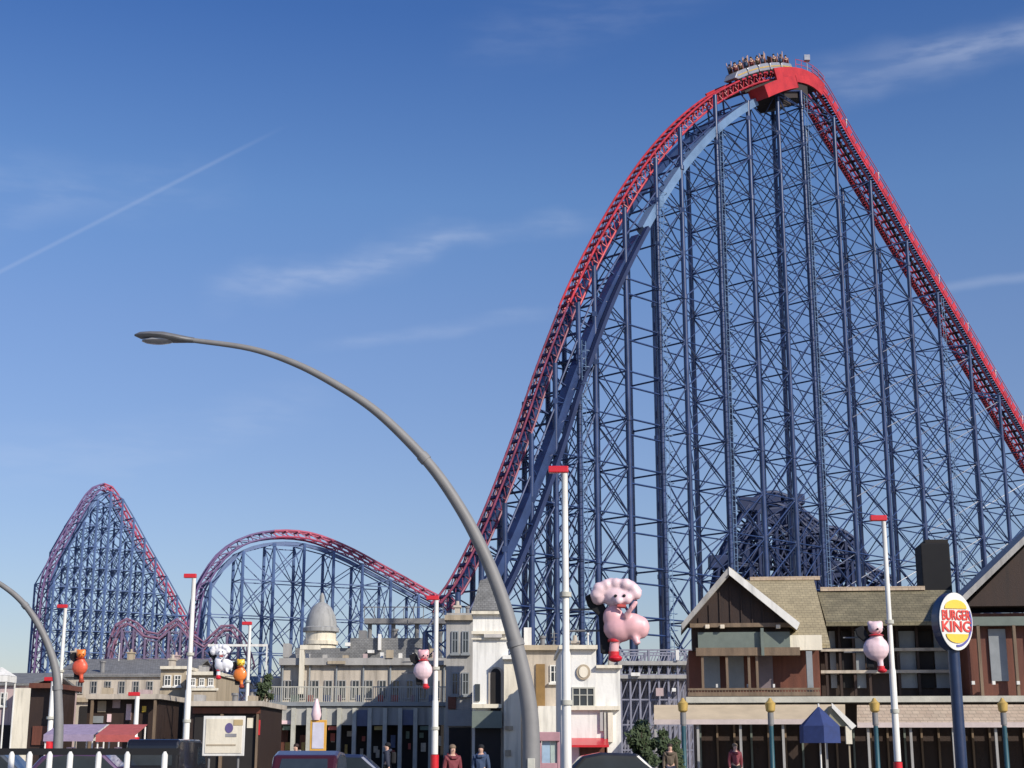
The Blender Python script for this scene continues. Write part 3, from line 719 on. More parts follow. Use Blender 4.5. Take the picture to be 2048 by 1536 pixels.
for i in range(9):
    a_ = 570 + i*36 + rq.uniform(0, 12); f.part('roof_item', rq.choice([white, pinkr, tan, greyr, white]), [(a_, a_+rq.uniform(6, 15), rq.uniform(1303, 1311), 1316, .2+.1*(i%3), .9)])
for i in range(10):
    a_ = 540 + i*34 + rq.uniform(0, 12); f.part('balcony_planter', rq.choice(pm + [dark]), [(a_, a_+rq.uniform(6, 14), 1390, 1403, -1.7, -1.3)])

# grey block
f = Fr('grey_block', 895, 92, 0, 'plain grey rendered block against the left side of the cream turret')
f.part('wall', greyr, [(893, 946, 1240, None, 0, 9)]); f.part('cornice', tan, [(889, 948, 1230, 1240, -.3, 9.2)]); f.part('parapet', greyr, [(893, 946, 1226, 1230, 0, 9)])
for y in (1262, 1345):
    for x in (903, 924): f.window(x, x+14, y, y+45, greyp)
f.part('shopfront', dark, [(898, 942, 1455, None, -.12, -.003)]); f.part('fascia', greyp, [(895, 944, 1420, 1452, -.25, -.003)])
f.part('brown_panel', rtimber, [(896, 912, 1393, 1418, -.14, -.003)])

# turret building
f = Fr('turret_building', 947, 82, 0, 'bright cream building with grey spired turret and dark arched doorway behind the big street lamp')
f.part('wall', white_r, [(946, 1016, 1222, None, 0, 7)])
f.part('cornice', cream, [(943, 1018, 1222, 1228, -.3, 7.2), (943, 1018, 1262, 1268, -.25, -.003), (943, 1018, 1276, 1279, -.15, -.003), (944, 1004, 1408, 1416, -.3, -.003)])
u0, ze = f.u(943, 1222); u1, _ = f.u(1014, 1222); _, zp = f.u(975, 1128); um = (u0+u1)/2; w_ = (u1-u0)/2
MB().add([(um-w_,-.3,ze),(um+w_,-.3,ze),(um+w_,2*w_-.3,ze),(um-w_,2*w_-.3,ze),(um-w_*.52,w_*.48-.3,ze+(zp-ze)*.66),(um+w_*.52,w_*.48-.3,ze+(zp-ze)*.66),(um+w_*.52,w_*1.52-.3,ze+(zp-ze)*.66),(um-w_*.52,w_*1.52-.3,ze+(zp-ze)*.66),(um,w_-.3,ze+(zp-ze)*.74)],
         [(0,1,5,4),(1,2,6,5),(2,3,7,6),(3,0,4,7),(4,5,8),(5,6,8),(6,7,8),(7,4,8),(3,2,1,0)]).build('spire_roof', slate, f.root)
f.part('plaque', M('pale_grey', (.5,.47,.43), .7), [(968, 1004, 1268, 1275, -.3, -.003)])
# arched recess
u0, z0 = f.u(977, 1345, -.12); u1, _ = f.u(1006, 1345, -.12); um = (u0+u1)/2; rw = (u1-u0)/2
poly = [(u0, 0), (u1, 0), (u1, z0)] + [(um + rw*math.cos(a), z0 + rw*.8*math.sin(a)) for a in [math.pi*i/8 for i in range(1, 8)]] + [(u0, z0)]
MB().prism(poly, -.1, -.003).build('arched_doorway', brownr, f.root)
MB().prism([(um + (x-um)*.7, z*.985) for x, z in poly], -.13, -.103).build('door_glass', dark, f.root)
f.part('side_wing', cream, [(1008, 1042, 1318, None, -.6, 5)]); f.part('wing_cornice', white_r, [(1005, 1045, 1310, 1318, -.9, 5.2)])
f.part('wing_band', tan, [(1010, 1026, 1452, 1460, -.7, -.603), (1010, 1022, 1500, 1512, -.7, -.603)])
f.part('shopfront', sage, [(944, 1004, 1422, 1456, -.9, -.2)]); f.part('shop_opening', dark, [(950, 1000, 1456, None, -.5, -.003)])
f.part('window', glass, [(950, 960, 1368, 1402, -.1, -.003)])

# brown block behind lamp
f = Fr('brown_block', 1046, 88, 0, 'brown-grey block with a tall ochre door directly behind the base of the big street lamp')
f.part('wall', brownr, [(1043, 1132, 1300, None, 0, 8)]); f.part('parapet', tan, [(1040, 1135, 1290, 1300, -.3, 8.2)])
f.part('ochre_door', M('ochre', (.25,.15,.05), .6), [(1072, 1090, 1328, 1416, -.12, -.003)]); f.window(1100, 1118, 1330, 1365)
f.part('white_lower_wall', white_r, [(1076, 1126, 1412, None, -1.2, -.003)])
f.part('chimney', white_r, [(1048, 1063, 1255, 1290, 2, 3.2)])

# white shop
f = Fr('white_shop', 1135, 72, 0, 'bright white stepped-front shop with an oval plaque and red canopy')
f.part('wall', white_r, [(1122, 1192, 1298, None, 0, 9)]); f.part('right_bay', white_r, [(1192.5, 1240, 1336, None, .02, 9)])
f.part('cornice', cream, [(1118, 1195, 1290, 1298, -.3, 9.2), (1192.6, 1244, 1330, 1336, -.25, 9.1), (1122, 1240, 1412, 1420, -.25, -.003)])
f.window(1144, 1190, 1374, 1414, stone, mull=2)
u0, z0 = f.u(1167, 1344, -.1)
MB().prism([(u0+.33*math.cos(a), z0+.36*math.sin(a)) for a in [2*math.pi*i/24 for i in range(24)]], -.09, -.003).build('oval_plaque', tan, f.root)
MB().prism([(u0+.22*math.cos(a), z0+.26*math.sin(a)) for a in [2*math.pi*i/24 for i in range(24)]], -.12, -.093).build('plaque_centre', cream, f.root)
a0, zc = f.u(1134, 1476, -.1); a1, zd = f.u(1218, 1490, -1.2)
MB().hexa([(a0,-1.2,zd-.1),(a1,-1.2,zd-.1),(a1,-.01,zc-.1),(a0,-.01,zc-.1),(a0,-1.2,zd),(a1,-1.2,zd),(a1,-.01,zc),(a0,-.01,zc)]).build('canopy', redgloss, f.root)
f.part('shopfront', rtimber, [(1160, 1215, 1492, None, -.15, -.003)]); f.part('shopfront_panel', lpink, [(1134, 1158, 1492, None, -.16, -.003)])
f.part('downpipe', stone, [(1208, 1212, 1425, None, -.15, -.003)]); f.part('pilaster', cream, [(1216, 1226, 1425, 1484, -.2, -.003)])
f.part('side_sign', greyr, [(1200, 1206, 1424, 1462, -.14, -.003)])

# ticket kiosk
f = Fr('ticket_kiosk', 1096, 60, 0, 'small pink framed kiosk with pale blue glass at the foot of the tallest white pole', 'kiosk')
f.part('frame', M('kiosk_pink', (.45,.25,.27), .5), [(1074, 1120, 1464, 1482, -.1, 1.5), (1074, 1083, 1482, None, 0, 1.4), (1114, 1120, 1482, None, 0, 1.4), (1083, 1114, 1526, None, 0, 1.4)], bevel=.02)
f.part('pane', M('pale_blue_glass', (.35,.48,.6), .15), [(1084, 1100, 1482, 1526, .1, .16)]); f.part('pane', M('pale_green_glass', (.42,.5,.46), .15), [(1101, 1113, 1482, 1526, .1, .16)])

# grey truss stand behind
f = Fr('truss_stand', 1245, 106, 0, 'grey steel truss stand between the white shop and the gabled pavilion', 'ride platform')
tb = MB(); u0, zt = f.u(1240, 1300); u1, _ = f.u(1392, 1300)
for yy in (0, 3, 6):
    for i in range(9):
        x = u0 + (u1-u0)*i/8; tb.bar((x, yy, 0), (x, yy, zt-(.6 if i%3 else 0)), .09, 6)
        if i < 8:
            x2 = u0 + (u1-u0)*(i+1)/8
            for j in range(5):
                z0, z1 = zt*j/5, zt*(j+1)/5; tb.bar((x, yy, z0), (x2, yy, z1), .05, 4); tb.bar((x, yy, z1), (x2, yy, z1), .07, 4)
tb.build('truss', M('dull_steel', (.26,.26,.32), .5, .2), f.root)
f.part('deck', greyr, [(1236, 1396, 1322, 1330, -.3, 6.4)]); f.part('deck', greyr, [(1236, 1396, 1350, 1357, -.3, 6.4)])
f.part('backdrop_wall', M('dull_mauve', (.17,.16,.19), .7), [(1245, 1390, 1365, None, 7, 12)])
f.part('sign_panel', white, [(1262, 1280, 1345, 1352, -.5, -.35)]); f.part('sign_panel', pinkr, [(1312, 1327, 1376, 1392, -.5, -.35)]); f.part('sign_panel', white, [(1344, 1352, 1376, 1383, -.5, -.35)])
f.part('sign_panel', white, [(1352, 1358, 1300, 1320, -.5, -.35)])

# ------------------------------------------------------------------ pavilion
f = Fr('timber_pavilion', 1375, 74, R(-6), 'large dark timber pavilion with white-edged gable, olive roof and long tan awning', 'pavilion')
PV = f
f.part('wall', rtimber, [(1378, 1640, 1300, 1392, 0, 14)]); f.part('right_wall', timber, [(1640, 1910, 1240, 1392, 3.0, 14)])
# main olive roof (slope faces the sea) left section and darker right section
def roofslab(x0, x1, ye, yr, d0, d1, m, name='roof', th=.2):
    a, ze = f.u(x0, ye, d0); b, ze2 = f.u(x1, ye, d0); a2, zr = f.u(x0, yr, d1); b2, zr2 = f.u(x1, yr, d1)
    z_e = (ze+ze2)/2; z_r = (zr+zr2)/2; d2 = d1 + (d1-d0)
    return MB().add([(a,d0,z_e),(b,d0,z_e),(b,d1,z_r),(a,d1,z_r),(a,d2,z_e),(b,d2,z_e),(a,d0,z_e-th),(b,d0,z_e-th),(a,d2,z_e-th),(b,d2,z_e-th),(a,d1,z_r-th),(b,d1,z_r-th)],
        [(0,1,2,3),(3,2,5,4),(0,6,7,1),(4,5,9,8),(0,3,10,6),(3,4,8,10),(1,7,11,2),(2,11,9,5),(6,10,11,7),(10,8,9,11)]).build(name, m, f.root)
roofslab(1478, 1660, 1288, 1158, -1.2, 5.5, olive)
roofslab(1652, 1935, 1243, 1181, 1.3, 5.0, dark_olive)
f.part('ridge', awn, [(1500, 1640, 1153, 1160, 5.3, 5.7), (1641, 1850, 1173, 1181, 4.8, 5.2)])
f.part('eave_board', cream, [(1580, 1644, 1270, 1300, -1.5, -1.2)])
# gable porch
a, ze = f.u(1377, 1247, -1.8); b, _ = f.u(1592, 1250, -1.8); xm, zp = f.u(1462, 1142, -1.8)
MB().prism([(a, ze), (b, ze), (xm, zp)], -1.6, 1).build('gable_front', timber, f.root)
th = .3
MB().add([(a-.35, -2.1, ze-.1), (xm, -2.1, zp+.12), (xm, 1.2, zp+.12), (a-.35, 1.2, ze-.1), (a-.35, -2.1, ze-.35), (xm, -2.1, zp-.13), (xm, 1.2, zp-.13), (a-.35, 1.2, ze-.35)],
         [(0,1,2,3),(4,7,6,5),(0,4,5,1),(1,5,6,2),(2,6,7,3),(3,7,4,0)]).build('gable_roof', greyr, f.root)
MB().add([(b+.1, -2.1, ze-.1), (xm, -2.1, zp+.12), (xm, 6, zp+.12), (b+.1, 6, ze-.1), (b+.1, -2.1, ze-.3), (xm, -2.1, zp-.08), (xm, 6, zp-.08), (b+.1, 6, ze-.3)],
         [(0,3,2,1),(4,5,6,7),(0,1,5,4),(1,2,6,5),(2,3,7,6),(3,0,4,7)]).build('gable_roof', olive, f.root)
MB().prism([(xm-.12, zp+.16), (b+.15, ze-.05), (b+.0, ze-.38), (xm-.12, zp-.22)], -2.25, -2.103).build('bargeboard', white, f.root)
MB().prism([(xm-.12, zp+.15), (a-.35, ze-.05), (a-.3, ze-.32), (xm-.12, zp-.15)], -2.2, -2.103).build('bargeboard', greyr, f.root)
for i in range(9):
    x = a + (b-a)*(i+1)/10; zz = ze + (zp-ze)*(1-abs((x-xm)/((xm-a) if x < xm else (b-xm))))
    if zz > ze+.4: MB().box(x-.03, x+.03, -1.66, -1.603, ze, zz-.3).build('gable_batten', timber, f.root)
# entablature
f.part('porch_beam', oak, [(1380, 1592, 1246, 1254, -1.7, -1.2), (1392, 1600, 1295, 1311, -1.7, -1.3)])
f.part('porch_panel', sage, [(1396, 1580, 1264, 1295, -1.6, -1.4)])
f.part('porch_back', timber, [(1384, 1580, 1254, 1300, -1.2, 0)])
for x in (1410, 1440, 1552): f.part('beam_lamp', M('warm_white', (.8,.7,.55), .4), [(x, x+9, 1249, 1257, -1.9, -1.72)], bevel=.03)
for x0, x1, mm in ((1408,1440,greyp),(1456,1488,greyp),(1516,1546,M('mauve_panel', (.19,.15,.16), .6))):
    f.part('glazed_panel', mm, [(x0, x1, 1312, 1376, -.15, -.003)])
for x in (1403, 1452, 1496, 1512): f.part('post', oak, [(x, x+5, 1311, 1378, -1.6, -1.35)])
f.part('post', greyp, [(1614, 1626, 1302, 1392, -1.5, -1.2)]); f.part('post', sage, [(1522, 1528, 1256, 1311, -1.85, -1.72)])
f.part('balcony_rail', oak, [(1376, 1640, 1376, 1380, -1.7, -1.6), (1376, 1640, 1384, 1392, -1.7, -1.6)])
bal = MB()
for i in range(44): f.rect(bal, 1378+i*6, 1380+i*6, 1380, 1384, -1.68, -1.62)
bal.build('balusters', oak, f.root)
for x in (1432, 1494, 1546): f.part('table_lamp', white, [(x, x+4, 1368, 1375, -1.4, -1.2)])
# right wall details
for x0, x1, mm in ((1660,1672,greyp),(1684,1704,dark),(1712,1730,greyp),(1800,1832,greyp),(1838,1866,dark),(1870,1904,greyp)):
    f.part('glazed_panel', mm, [(x0, x1, 1262, 1376, 2.85, 2.997)])
for x in (1650, 1678, 1706, 1736, 1794, 1834): f.part('post', timber, [(x, x+5, 1243, 1392, 2.5, 2.75)])
f.part('beam', brownr, [(1642, 1905, 1296, 1302, 2.4, 2.8), (1642, 1905, 1340, 1346, 2.4, 2.8)])
f.part('chimney', black, [(1844, 1902, 1086, 1190, 6.5, 8.5)], bevel=.05); f.part('chimney_cap', dark, [(1850, 1896, 1079, 1086, 6.7, 8.3)])
# right gable wing
a, ze = f.u(1898, 1212, -1); b, _ = f.u(2330, 1225, -1); xm, zp = f.u(2122, 1000, -1)
MB().prism([(a+.8, ze), (b-.8, ze), (xm, zp-.5)], -.8, 3).build('gable_front', timber, f.root)
for sd, q in ((1, a), (-1, b)):
    MB().add([(q, -1.4, ze-.1), (xm, -1.4, zp), (xm, 3.5, zp), (q, 3.5, ze-.1), (q, -1.4, ze-.45), (xm, -1.4, zp-.35), (xm, 3.5, zp-.35), (q, 3.5, ze-.45)],
         [(0,1,2,3),(4,7,6,5),(0,4,5,1),(1,5,6,2),(2,6,7,3),(3,7,4,0)]).build('gable_roof', greyr, f.root)
f.part('wing_wall', rtimber, [(1935, 2330, 1225, 1392, 0, 9)])
f.part('wing_beam', sage, [(1915, 2330, 1232, 1250, -.6, -.2)])
for i in range(5): f.part('glazed_panel', greyp, [(1980+i*75, 2014+i*75, 1258, 1362, -.12, -.003)])
for x in (1958, 2030, 2105): f.part('post', oak, [(x, x+6, 1250, 1392, -.6, -.35)])
for x in (1944, 1985, 2034): f.part('table_lamp', white, [(x, x+6, 1362, 1369, -.7, -.5)])
# first floor band, awning
f.part('floor_band', stone, [(1372, 2330, 1392, 1404, -2.2, 12)])
def awning(x0, x1, yt, yb, d0, d1, m):
    a, zt = f.u(x0, yt, d1); b, _ = f.u(x1, yt, d1); a2, zb = f.u(x0, yb, d0); b2, _ = f.u(x1, yb, d0)
    return MB().hexa([(a2,d0,zb-.12),(b2,d0,zb-.12),(b,d1,zt-.12),(a,d1,zt-.12),(a2,d0,zb),(b2,d0,zb),(b,d1,zt),(a,d1,zt)]), (a2, b2, zb)
mb, q = awning(1308, 1690, 1410, 1440, -4.6, -2.3, awn); mb.build('awning', M('tan_felt', (.58,.47,.32), .8, 0, .15, 1), f.root)
MB().box(q[0], q[1], -4.72, -4.603, q[2]-.2, q[2]+.02).build('awning_edge', edge, f.root)
mb, q = awning(1714, 2330, 1410, 1446, -4.6, -2.3, awn); mb.build('awning', awn, f.root)
MB().box(q[0], q[1], -4.72, -4.603, q[2]-.2, q[2]+.02).build('awning_edge', edge, f.root)
f.part('ground_floor_wall', timber, [(1392, 2330, 1404, None, -.6, 12)])
for i in range(20): f.part('mullion', oak if i % 3 else sage, [(1398+i*34, 1402+i*34, 1448, None, -.75, -.603)])
for i in range(9): f.part('awning_post', greyr, [(1308+i*85, 1313+i*85, 1446, None, -4.5, -4.35)])
# small cream porch gable in the awning
a, z0 = f.u(1650, 1452, -5.2); b, _ = f.u(1708, 1452, -5.2); xm, zp = f.u(1668, 1410, -5.2)
MB().prism([(a, z0), (b, z0), (xm, zp)], -5.1, -2.4).build('porch_gable', M('olive_board', (.30,.28,.19), .8), f.root)
MB().prism([(xm-.1, zp+.1), (b+.1, z0), (b-.1, z0-.15), (xm-.1, zp-.12)], -5.25, -5.103).build('porch_bargeboard', white, f.root)
f.part('porch_post', cream, [(1692, 1704, 1452, 1488, -5.2, -4.9)]); f.part('porch_post', tan, [(1697, 1700, 1488, None, -5.1, -4.95)])

# lantern posts
lab = ['gold-topped lantern post at the left end of the tan awning', 'gold-topped lantern post left of the blue parasol', 'gold-topped lantern post just left of the right-hand white pole', 'gold-topped lantern post at the far right beyond the restaurant sign']
for i, px in enumerate((1368, 1544, 1754, 2012)):
    Y = 66.6 - i*.25; p = W(px, 1500, Y); zt = W(px, 1396, Y).z
    r = empty('lantern_post', (p.x, Y, 0), 0, lab[i], 'lantern post', 'gold-topped lantern posts along the awning')
    zb = W(px, 1452, Y).z
    MB().lathe((0,0,0), [(.2,0),(.2,.25),(.11,.4),(.1,zb)], 12).build('post', teal, r, True)
    MB().lathe((0,0,zb), [(.1,0),(.1,.04),(.13,.05),(.13,zt-zb-.62)], 12).build('collar', galv, r, True)
    MB().lathe((0,0,zt-.62), [(.1,0),(.2,.08),(.23,.4),(.12,.5),(.05,.62)], 10).build('lantern', gold, r, True)

# parasol
p = W(1641, 1500, 63); zt = W(1641, 1412, 63).z; ze = W(1641, 1452, 63).z; zb = W(1641, 1486, 63).z
r = empty('parasol', (p.x, 63, 0), 0, 'dark blue hexagonal parasol in front of the tan awning', 'parasol')
rad = .85
cnp = MB(); vs = [(0,0,zt)] + [(rad*math.cos(R(60*i+30)), rad*math.sin(R(60*i+30)), ze) for i in range(6)] + [(rad*1.02*math.cos(R(60*i+30)), rad*1.02*math.sin(R(60*i+30)), zb) for i in range(6)]
cnp.add(vs, [(0, 1+i, 1+(i+1)%6) for i in range(6)] + [(1+i, 7+i, 7+(i+1)%6, 1+(i+1)%6) for i in range(6)])
o = cnp.build('canopy', canvas, r); sm = o.modifiers.new('thick', 'SOLIDIFY'); sm.thickness = .02
MB().bar((0,0,0), (0,0,zt+.1), .035, 8).build('pole', white, r); MB().lathe((0,0,0), [(.35,0),(.35,.08),(.1,.14)], 16).build('base', greyr, r)

# ------------------------------------------------------------------ restaurant sign
Ys = 36.0
p = W(1921, 1400, Ys); c = W(1917, 1243, Ys); hw = .445; hh = .69
r = empty('restaurant_sign', (p.x, Ys, 0), R(14), 'tall oval burger restaurant sign with yellow bun and red lettering on a navy pole', 'sign')
def ell(a, b, n=48, a0=0, a1=2*math.pi, cz=0): return [(a*math.cos(a0+(a1-a0)*i/n), cz + b*math.sin(a0+(a1-a0)*i/n)) for i in range(n + (0 if a1-a0 > 6.28 else 1))]
cz = c.z
MB().prism([(x, cz+z) for x, z in ell(hw, hh)], -.02, .34).build('sign_box', navy, r, bevel=.03)
MB().prism([(x, cz+z) for x, z in ell(hw-.01, hh-.01)], -.05, -.023).build('white_face', white, r)
def bun(sgn):
    # half bun: curved outer edge, flat inner
    pts = [(.29*math.cos(a), .30 + .21*math.sin(a)) for a in [math.pi*i/20 for i in range(21)]]
    pts = [(x*(1.0), max(z, .285)) for x, z in pts]
    return [(x, cz + sgn*z) for x, z in pts]
MB().prism(bun(1), -.075, -.053).build('bun', yellow, r); MB().prism(bun(-1), -.075, -.053).build('bun', yellow, r)
bl = [(x, z) for x, z in ell(.41, .60, 24, R(-95), R(25))]; bl2 = [(x, z) for x, z in ell(.37, .55, 24, R(-95), R(25))][::-1]
MB().prism([(x, cz+z) for x, z in bl + bl2], -.07, -.053).build('blue_swoosh', M('sign_violet', (.10,.10,.35), .4), r)
def text(s_, size, x, z, y, m, parent, name='lettering', sx=1.0):
    cu = bpy.data.curves.new('t', 'FONT'); cu.body = s_; cu.size = size; cu.align_x = 'CENTER'; cu.align_y = 'CENTER'; cu.extrude = .008; cu.offset = .008
    o = bpy.data.objects.new('t', cu); COL.objects.link(o)
    dg = bpy.context.evaluated_depsgraph_get(); dg.update(); me = bpy.data.meshes.new_from_object(o.evaluated_get(dg)); bpy.data.objects.remove(o)
    me.name = name; me.materials.clear(); me.materials.append(m)
    t = bpy.data.objects.new(name, me); COL.objects.link(t); t.parent = parent; t.location = (x, y, z); t.rotation_euler = (R(90), 0, 0); t.scale = (sx, 1, 1); return t
lr = M('lettering_red', (.72, .05, .035), .4)
text('BURGER', .32, 0, cz+.135, -.062, lr, r, sx=.63); text('KING', .35, 0, cz-.135, -.062, lr, r, sx=.95)
MB().lathe((0,.16,0), [(.22,0),(.22,.15),(.14,.2),(.135,cz-hh+.04)], 16).build('pole', navy, r, True)

# ------------------------------------------------------------------ street lamps
def lamp(pts, Y, w0, label, yslope=0, headlen=None):
    P = [W(px, py, Y) for px, py in pts]; base = Vector((P[0].x, Y, 0))
    r = empty('street_lamp', base, 0, label, 'street lamp', 'curved grey street lamps')
    Q = [Vector((P[0].x, Y, 0)), Vector((P[0].x, Y, .8))] + P
    Q = catmull(Q, 6); n = len(Q); Q = [q - base for q in Q]
    rs = [w0*(1 - .72*(i/(n-1))**1.1) for i in range(n)]
    MB().tube(Q, rs, 14).build('mast', galv, r, True)
    MB().lathe((0,0,0), [(w0*1.9,0),(w0*1.9,.06),(w0*1.15,.1),(w0*1.15,.5)], 16).build('base_flange', galv, r, True)
    MB().box(-.07, .07, -w0-.03, -w0+.02, 1.0, 1.55).build('access_door', stone, r, bevel=.01)
    for i in (int(n*.30), int(n*.62)):
        MB().tube([Q[i], Q[i+1]], [rs[i]*1.18, rs[i+1]*1.18], 14).build('joint_collar', galv, r, True)
    # head
    e = Q[-1]; t = (Q[-1]-Q[-4]).normalized(); t2 = Vector((t.x, 0, t.z*.75)).normalized(); up = Vector((-t2.z, 0, t2.x)) if t2.x > 0 else Vector((t2.z, 0, -t2.x))
    if up.z < 0: up = -up
    LL = headlen; hd = MB(); ln = MB(); K = 14
    sec = [(0,.07,.06,.05),(.12,.10,.07,.06),(.3,.20,.09,.07),(.5,.27,.11,.08),(.72,.25,.09,.07),(.9,.15,.07,.06),(1,.03,.02,.02)]
    vs = []
    for a, w, hu, hl in sec:
        c_ = e + t2*(a*LL)
        for j in range(K):
            g = 2*math.pi*j/K; s_ = math.sin(g); vs.append(c_ + Vector((0, 1, 0))*w*math.cos(g) + up*((hu if s_ > 0 else hl)*s_))
    m_ = len(sec)
    hd.add(vs, [(i*K+j, i*K+(j+1)%K, (i+1)*K+(j+1)%K, (i+1)*K+j) for i in range(m_-1) for j in range(K)] + [tuple(range(K)), tuple((m_-1)*K+j for j in range(K))])
    ho = hd.build('lamp_head', M('lamp_grey', (.20,.20,.20), .45, .3), r, True)
    ln.ball(e + t2*LL*.6 - up*.075, .30, 14, (1.1, .68, .22)); ln.build('lens', lens, ho, True)
    return r
lamp([(1062,1470),(1056,1400),(1042,1330),(1022,1255),(998,1180),(965,1100),(925,1024),(872,945),(812,878),(745,817),(670,768),(590,727),(500,697),(388,681)], 29, .178,
     'big grey street lamp whose curved mast arches left across the sky', headlen=1.2)
lamp([(117,1470),(116,1400),(112,1345),(98,1295),(76,1248),(48,1208),(12,1176),(-40,1146),(-110,1120),(-190,1104)], 52, .185,
     'grey street lamp at the far left whose curved arm leaves the picture', headlen=1.1)

# ------------------------------------------------------------------ white poles and their figures
def figure(px, py, Y, s, body_m, top_m, foot_m, label, flip=1, style=0, rz=R(-10)):
    c = W(px, py, Y)
    r = empty('festival_figure', (c.x, Y, c.z - 1.1*s), rz, label, 'decoration', 'coloured figures mounted on the white poles')
    def rem(mb, name, m, parent=None):
        o = mb.build(name, m, parent or r, True); md = o.modifiers.new('rm', 'REMESH'); md.mode = 'VOXEL'; md.voxel_size = .045*s; md.use_smooth_shade = True
        sm = o.modifiers.new('sm', 'SMOOTH'); sm.factor = .5; sm.iterations = 3; return o
    X = lambda x, y, z: (x*flip*s, y*s, z*s)
    b = MB()
    if style == 0:
        b.ball(X(.14,0,.92), .34*s, 14, (1.25,.8,1.05)); b.ball(X(.44,0,.98), .34*s, 14, (1.15,.8,1.0)); b.ball(X(-.02,0,1.2), .26*s, 14, (1.05,.8,1.25)); b.ball(X(.68,0,.94), .26*s, 12, (.9,.8,1.15)); b.tube([X(.3,-.22,1.2), X(.5,-.3,1.42), X(.62,-.28,1.58)], .07*s, 8); b.tube([X(.5,-.1,.75), X(.62,-.15,.5)], .09*s, 8)
        b.tube([X(.02,0,.75), X(-.02,0,.3)], .13*s, 10); b.tube([X(.0,0,1.2), X(.05,0,1.5)], .16*s, 10)
    else:
        b.ball(X(0,0,1.0), .40*s, 14, (1.25,.75,1.2)); b.ball(X(.05,0,1.35), .25*s, 14); b.tube([X(.1,0,.8), X(.14,0,.3)], .12*s, 10); b.tube([X(-.2,0,1.1), X(-.45,-.05,.85)], .09*s, 10)
    rem(b, 'body', body_m)
    h = MB()
    if style == 0:
        h.ball(X(.08,0,1.72), .3*s, 14, (1.2,.85,.95))
        rnd = random.Random(3)
        for i in range(13):
            a = math.pi*(i/12); h.ball(X(.08+.5*math.cos(a), -.08+.12*(i%2), 1.78+.28*math.sin(a)), (.15+.04*rnd.random())*s, 10)
        h.ball(X(-.4,0,1.7), .19*s, 10); h.ball(X(.35,-.15,1.66), .16*s, 10); h.ball(X(.15,-.25,1.6), .12*s, 10)
    else:
        h.ball(X(.02,0,1.78), .27*s, 14, (1.1,.9,1)); h.ball(X(-.18,0,1.95), .12*s, 10); h.ball(X(.2,0,1.95), .12*s, 10)
    ho = rem(h, 'head', top_m)
    fm = MB(); fm.tube([X(.12,-.26,1.47), X(.34,-.24,1.45)], .05*s, 8); (fm.build('mouth', M('mouth_red', (.5,.08,.07), .5), ho, True) if style == 0 else None)
    em = MB(); em.ball(X(.08,-.27,1.72), .045*s, 8); em.ball(X(.3,-.27,1.72), .045*s, 8); em.build('eyes', black, ho, True)
    sh = MB(); sx = -.02 if style == 0 else .14
    sh.ball(X(sx+.04,-.04,.17), .16*s, 12, (1.15,.9,.62)); sh.tube([X(sx,0,.34), X(sx,0,.18)], .14*s, 10); sh.build('shoe', foot_m, r, True)
    bz = 1.0 if style else .62
    tr_ = MB(); bl_ = .5*s if style else .17*s
    tr_.lathe(X(0 if style else 0, 0, bz), [(bl_*.98, -.035*s), (bl_*1.02, 0), (bl_*.98, .035*s)], 16) if not style else tr_.lathe(X(.03,0,1.5), [(.22*s,-.04*s),(.3*s,0),(.2*s,.05*s)], 14)
    tr_.build('collar', foot_m, r, True)
    # flat black piece behind its left side
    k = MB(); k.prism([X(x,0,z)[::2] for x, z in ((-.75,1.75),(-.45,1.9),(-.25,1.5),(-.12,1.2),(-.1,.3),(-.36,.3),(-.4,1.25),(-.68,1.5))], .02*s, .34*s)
    k.build('black_backing', black, r, bevel=.03*s)
    for z in (.9, 1.45): MB().bar(X(-.3 if flip > 0 else -.0, .3, z), X(-1.2 if flip*style >= 0 and flip > 0 else -.9, .35, z), .03*s, 6).build('bracket', galv, r)
    return r
def dpole(px, ytop, Y, label, w=.09, sleeve=1.3, arm=0):
    p = W(px, ytop, Y); r = empty('decoration_pole', (p.x, Y, 0), 0, label, 'pole', 'white decoration poles with red T-shaped tops')
    zt = p.z
    MB().lathe((0,0,0), [(w*1.5,sleeve),(w*1.45,zt*.45),(w*1.15,zt*.46),(w,zt-.02)], 14).build('shaft', white, r, True)
    MB().lathe((0,0,0), [(w*2.6,0),(w*2.6,.08),(w*1.9,.12),(w*1.9,sleeve-.02)], 14).build('red_sleeve', redgloss, r, True)
    MB().box(-.50,.12,-.11,.11,zt,zt+.21).build('top_bar', redgloss, r, bevel=.03)
    for z in (zt*.3, zt*.62): MB().lathe((0,0,z), [(w*1.9,0),(w*1.9,.14)], 12).build('band', stone, r, True)
    if arm:
        b = MB(); b.box(-arm, arm*.45, -.05, .05, zt-1.35, zt-1.2); b.box(arm*.45-.08, arm*.45, -.05, .05, zt-2.8, zt-1.352); b.build('cross_arm', white, r)
    return r
def yfor(py, Hh):   # depth at which a pole of height Hh reaches py
    return (Hh-EYE)/ray(1024, py)[1]
poles = [(1129, 946, 'tallest white pole with a red T-shaped top, between the turret and the pink figure', .095, 1.1, 0),
         (1767, 1042, 'white pole with red T-shaped top beside the restaurant sign at the right', .085, 1.3, 0),
         (388, 1156, 'white pole with red T-shaped top and tall red foot where the two far hills meet', .105, 2.2, 0),
         (873, 1200, 'white pole with red T-shaped top just left of the grey block', .105, 1.5, 0),
         (500, 1250, 'white pole with red T-shaped top and long horizontal arm in front of the rounded hill', .10, 1.8, 2.6),
         (131, 1216, 'white pole with red T-shaped top in front of the steep far hill', .10, 1.8, 0),
         (107, 1362, 'short distant white pole with red foot left of the orange figure', .13, 2.6, 0),
         (275, 1392, 'short cream distant pole in front of the dark shed', .12, 2.4, 0)]
PY = []
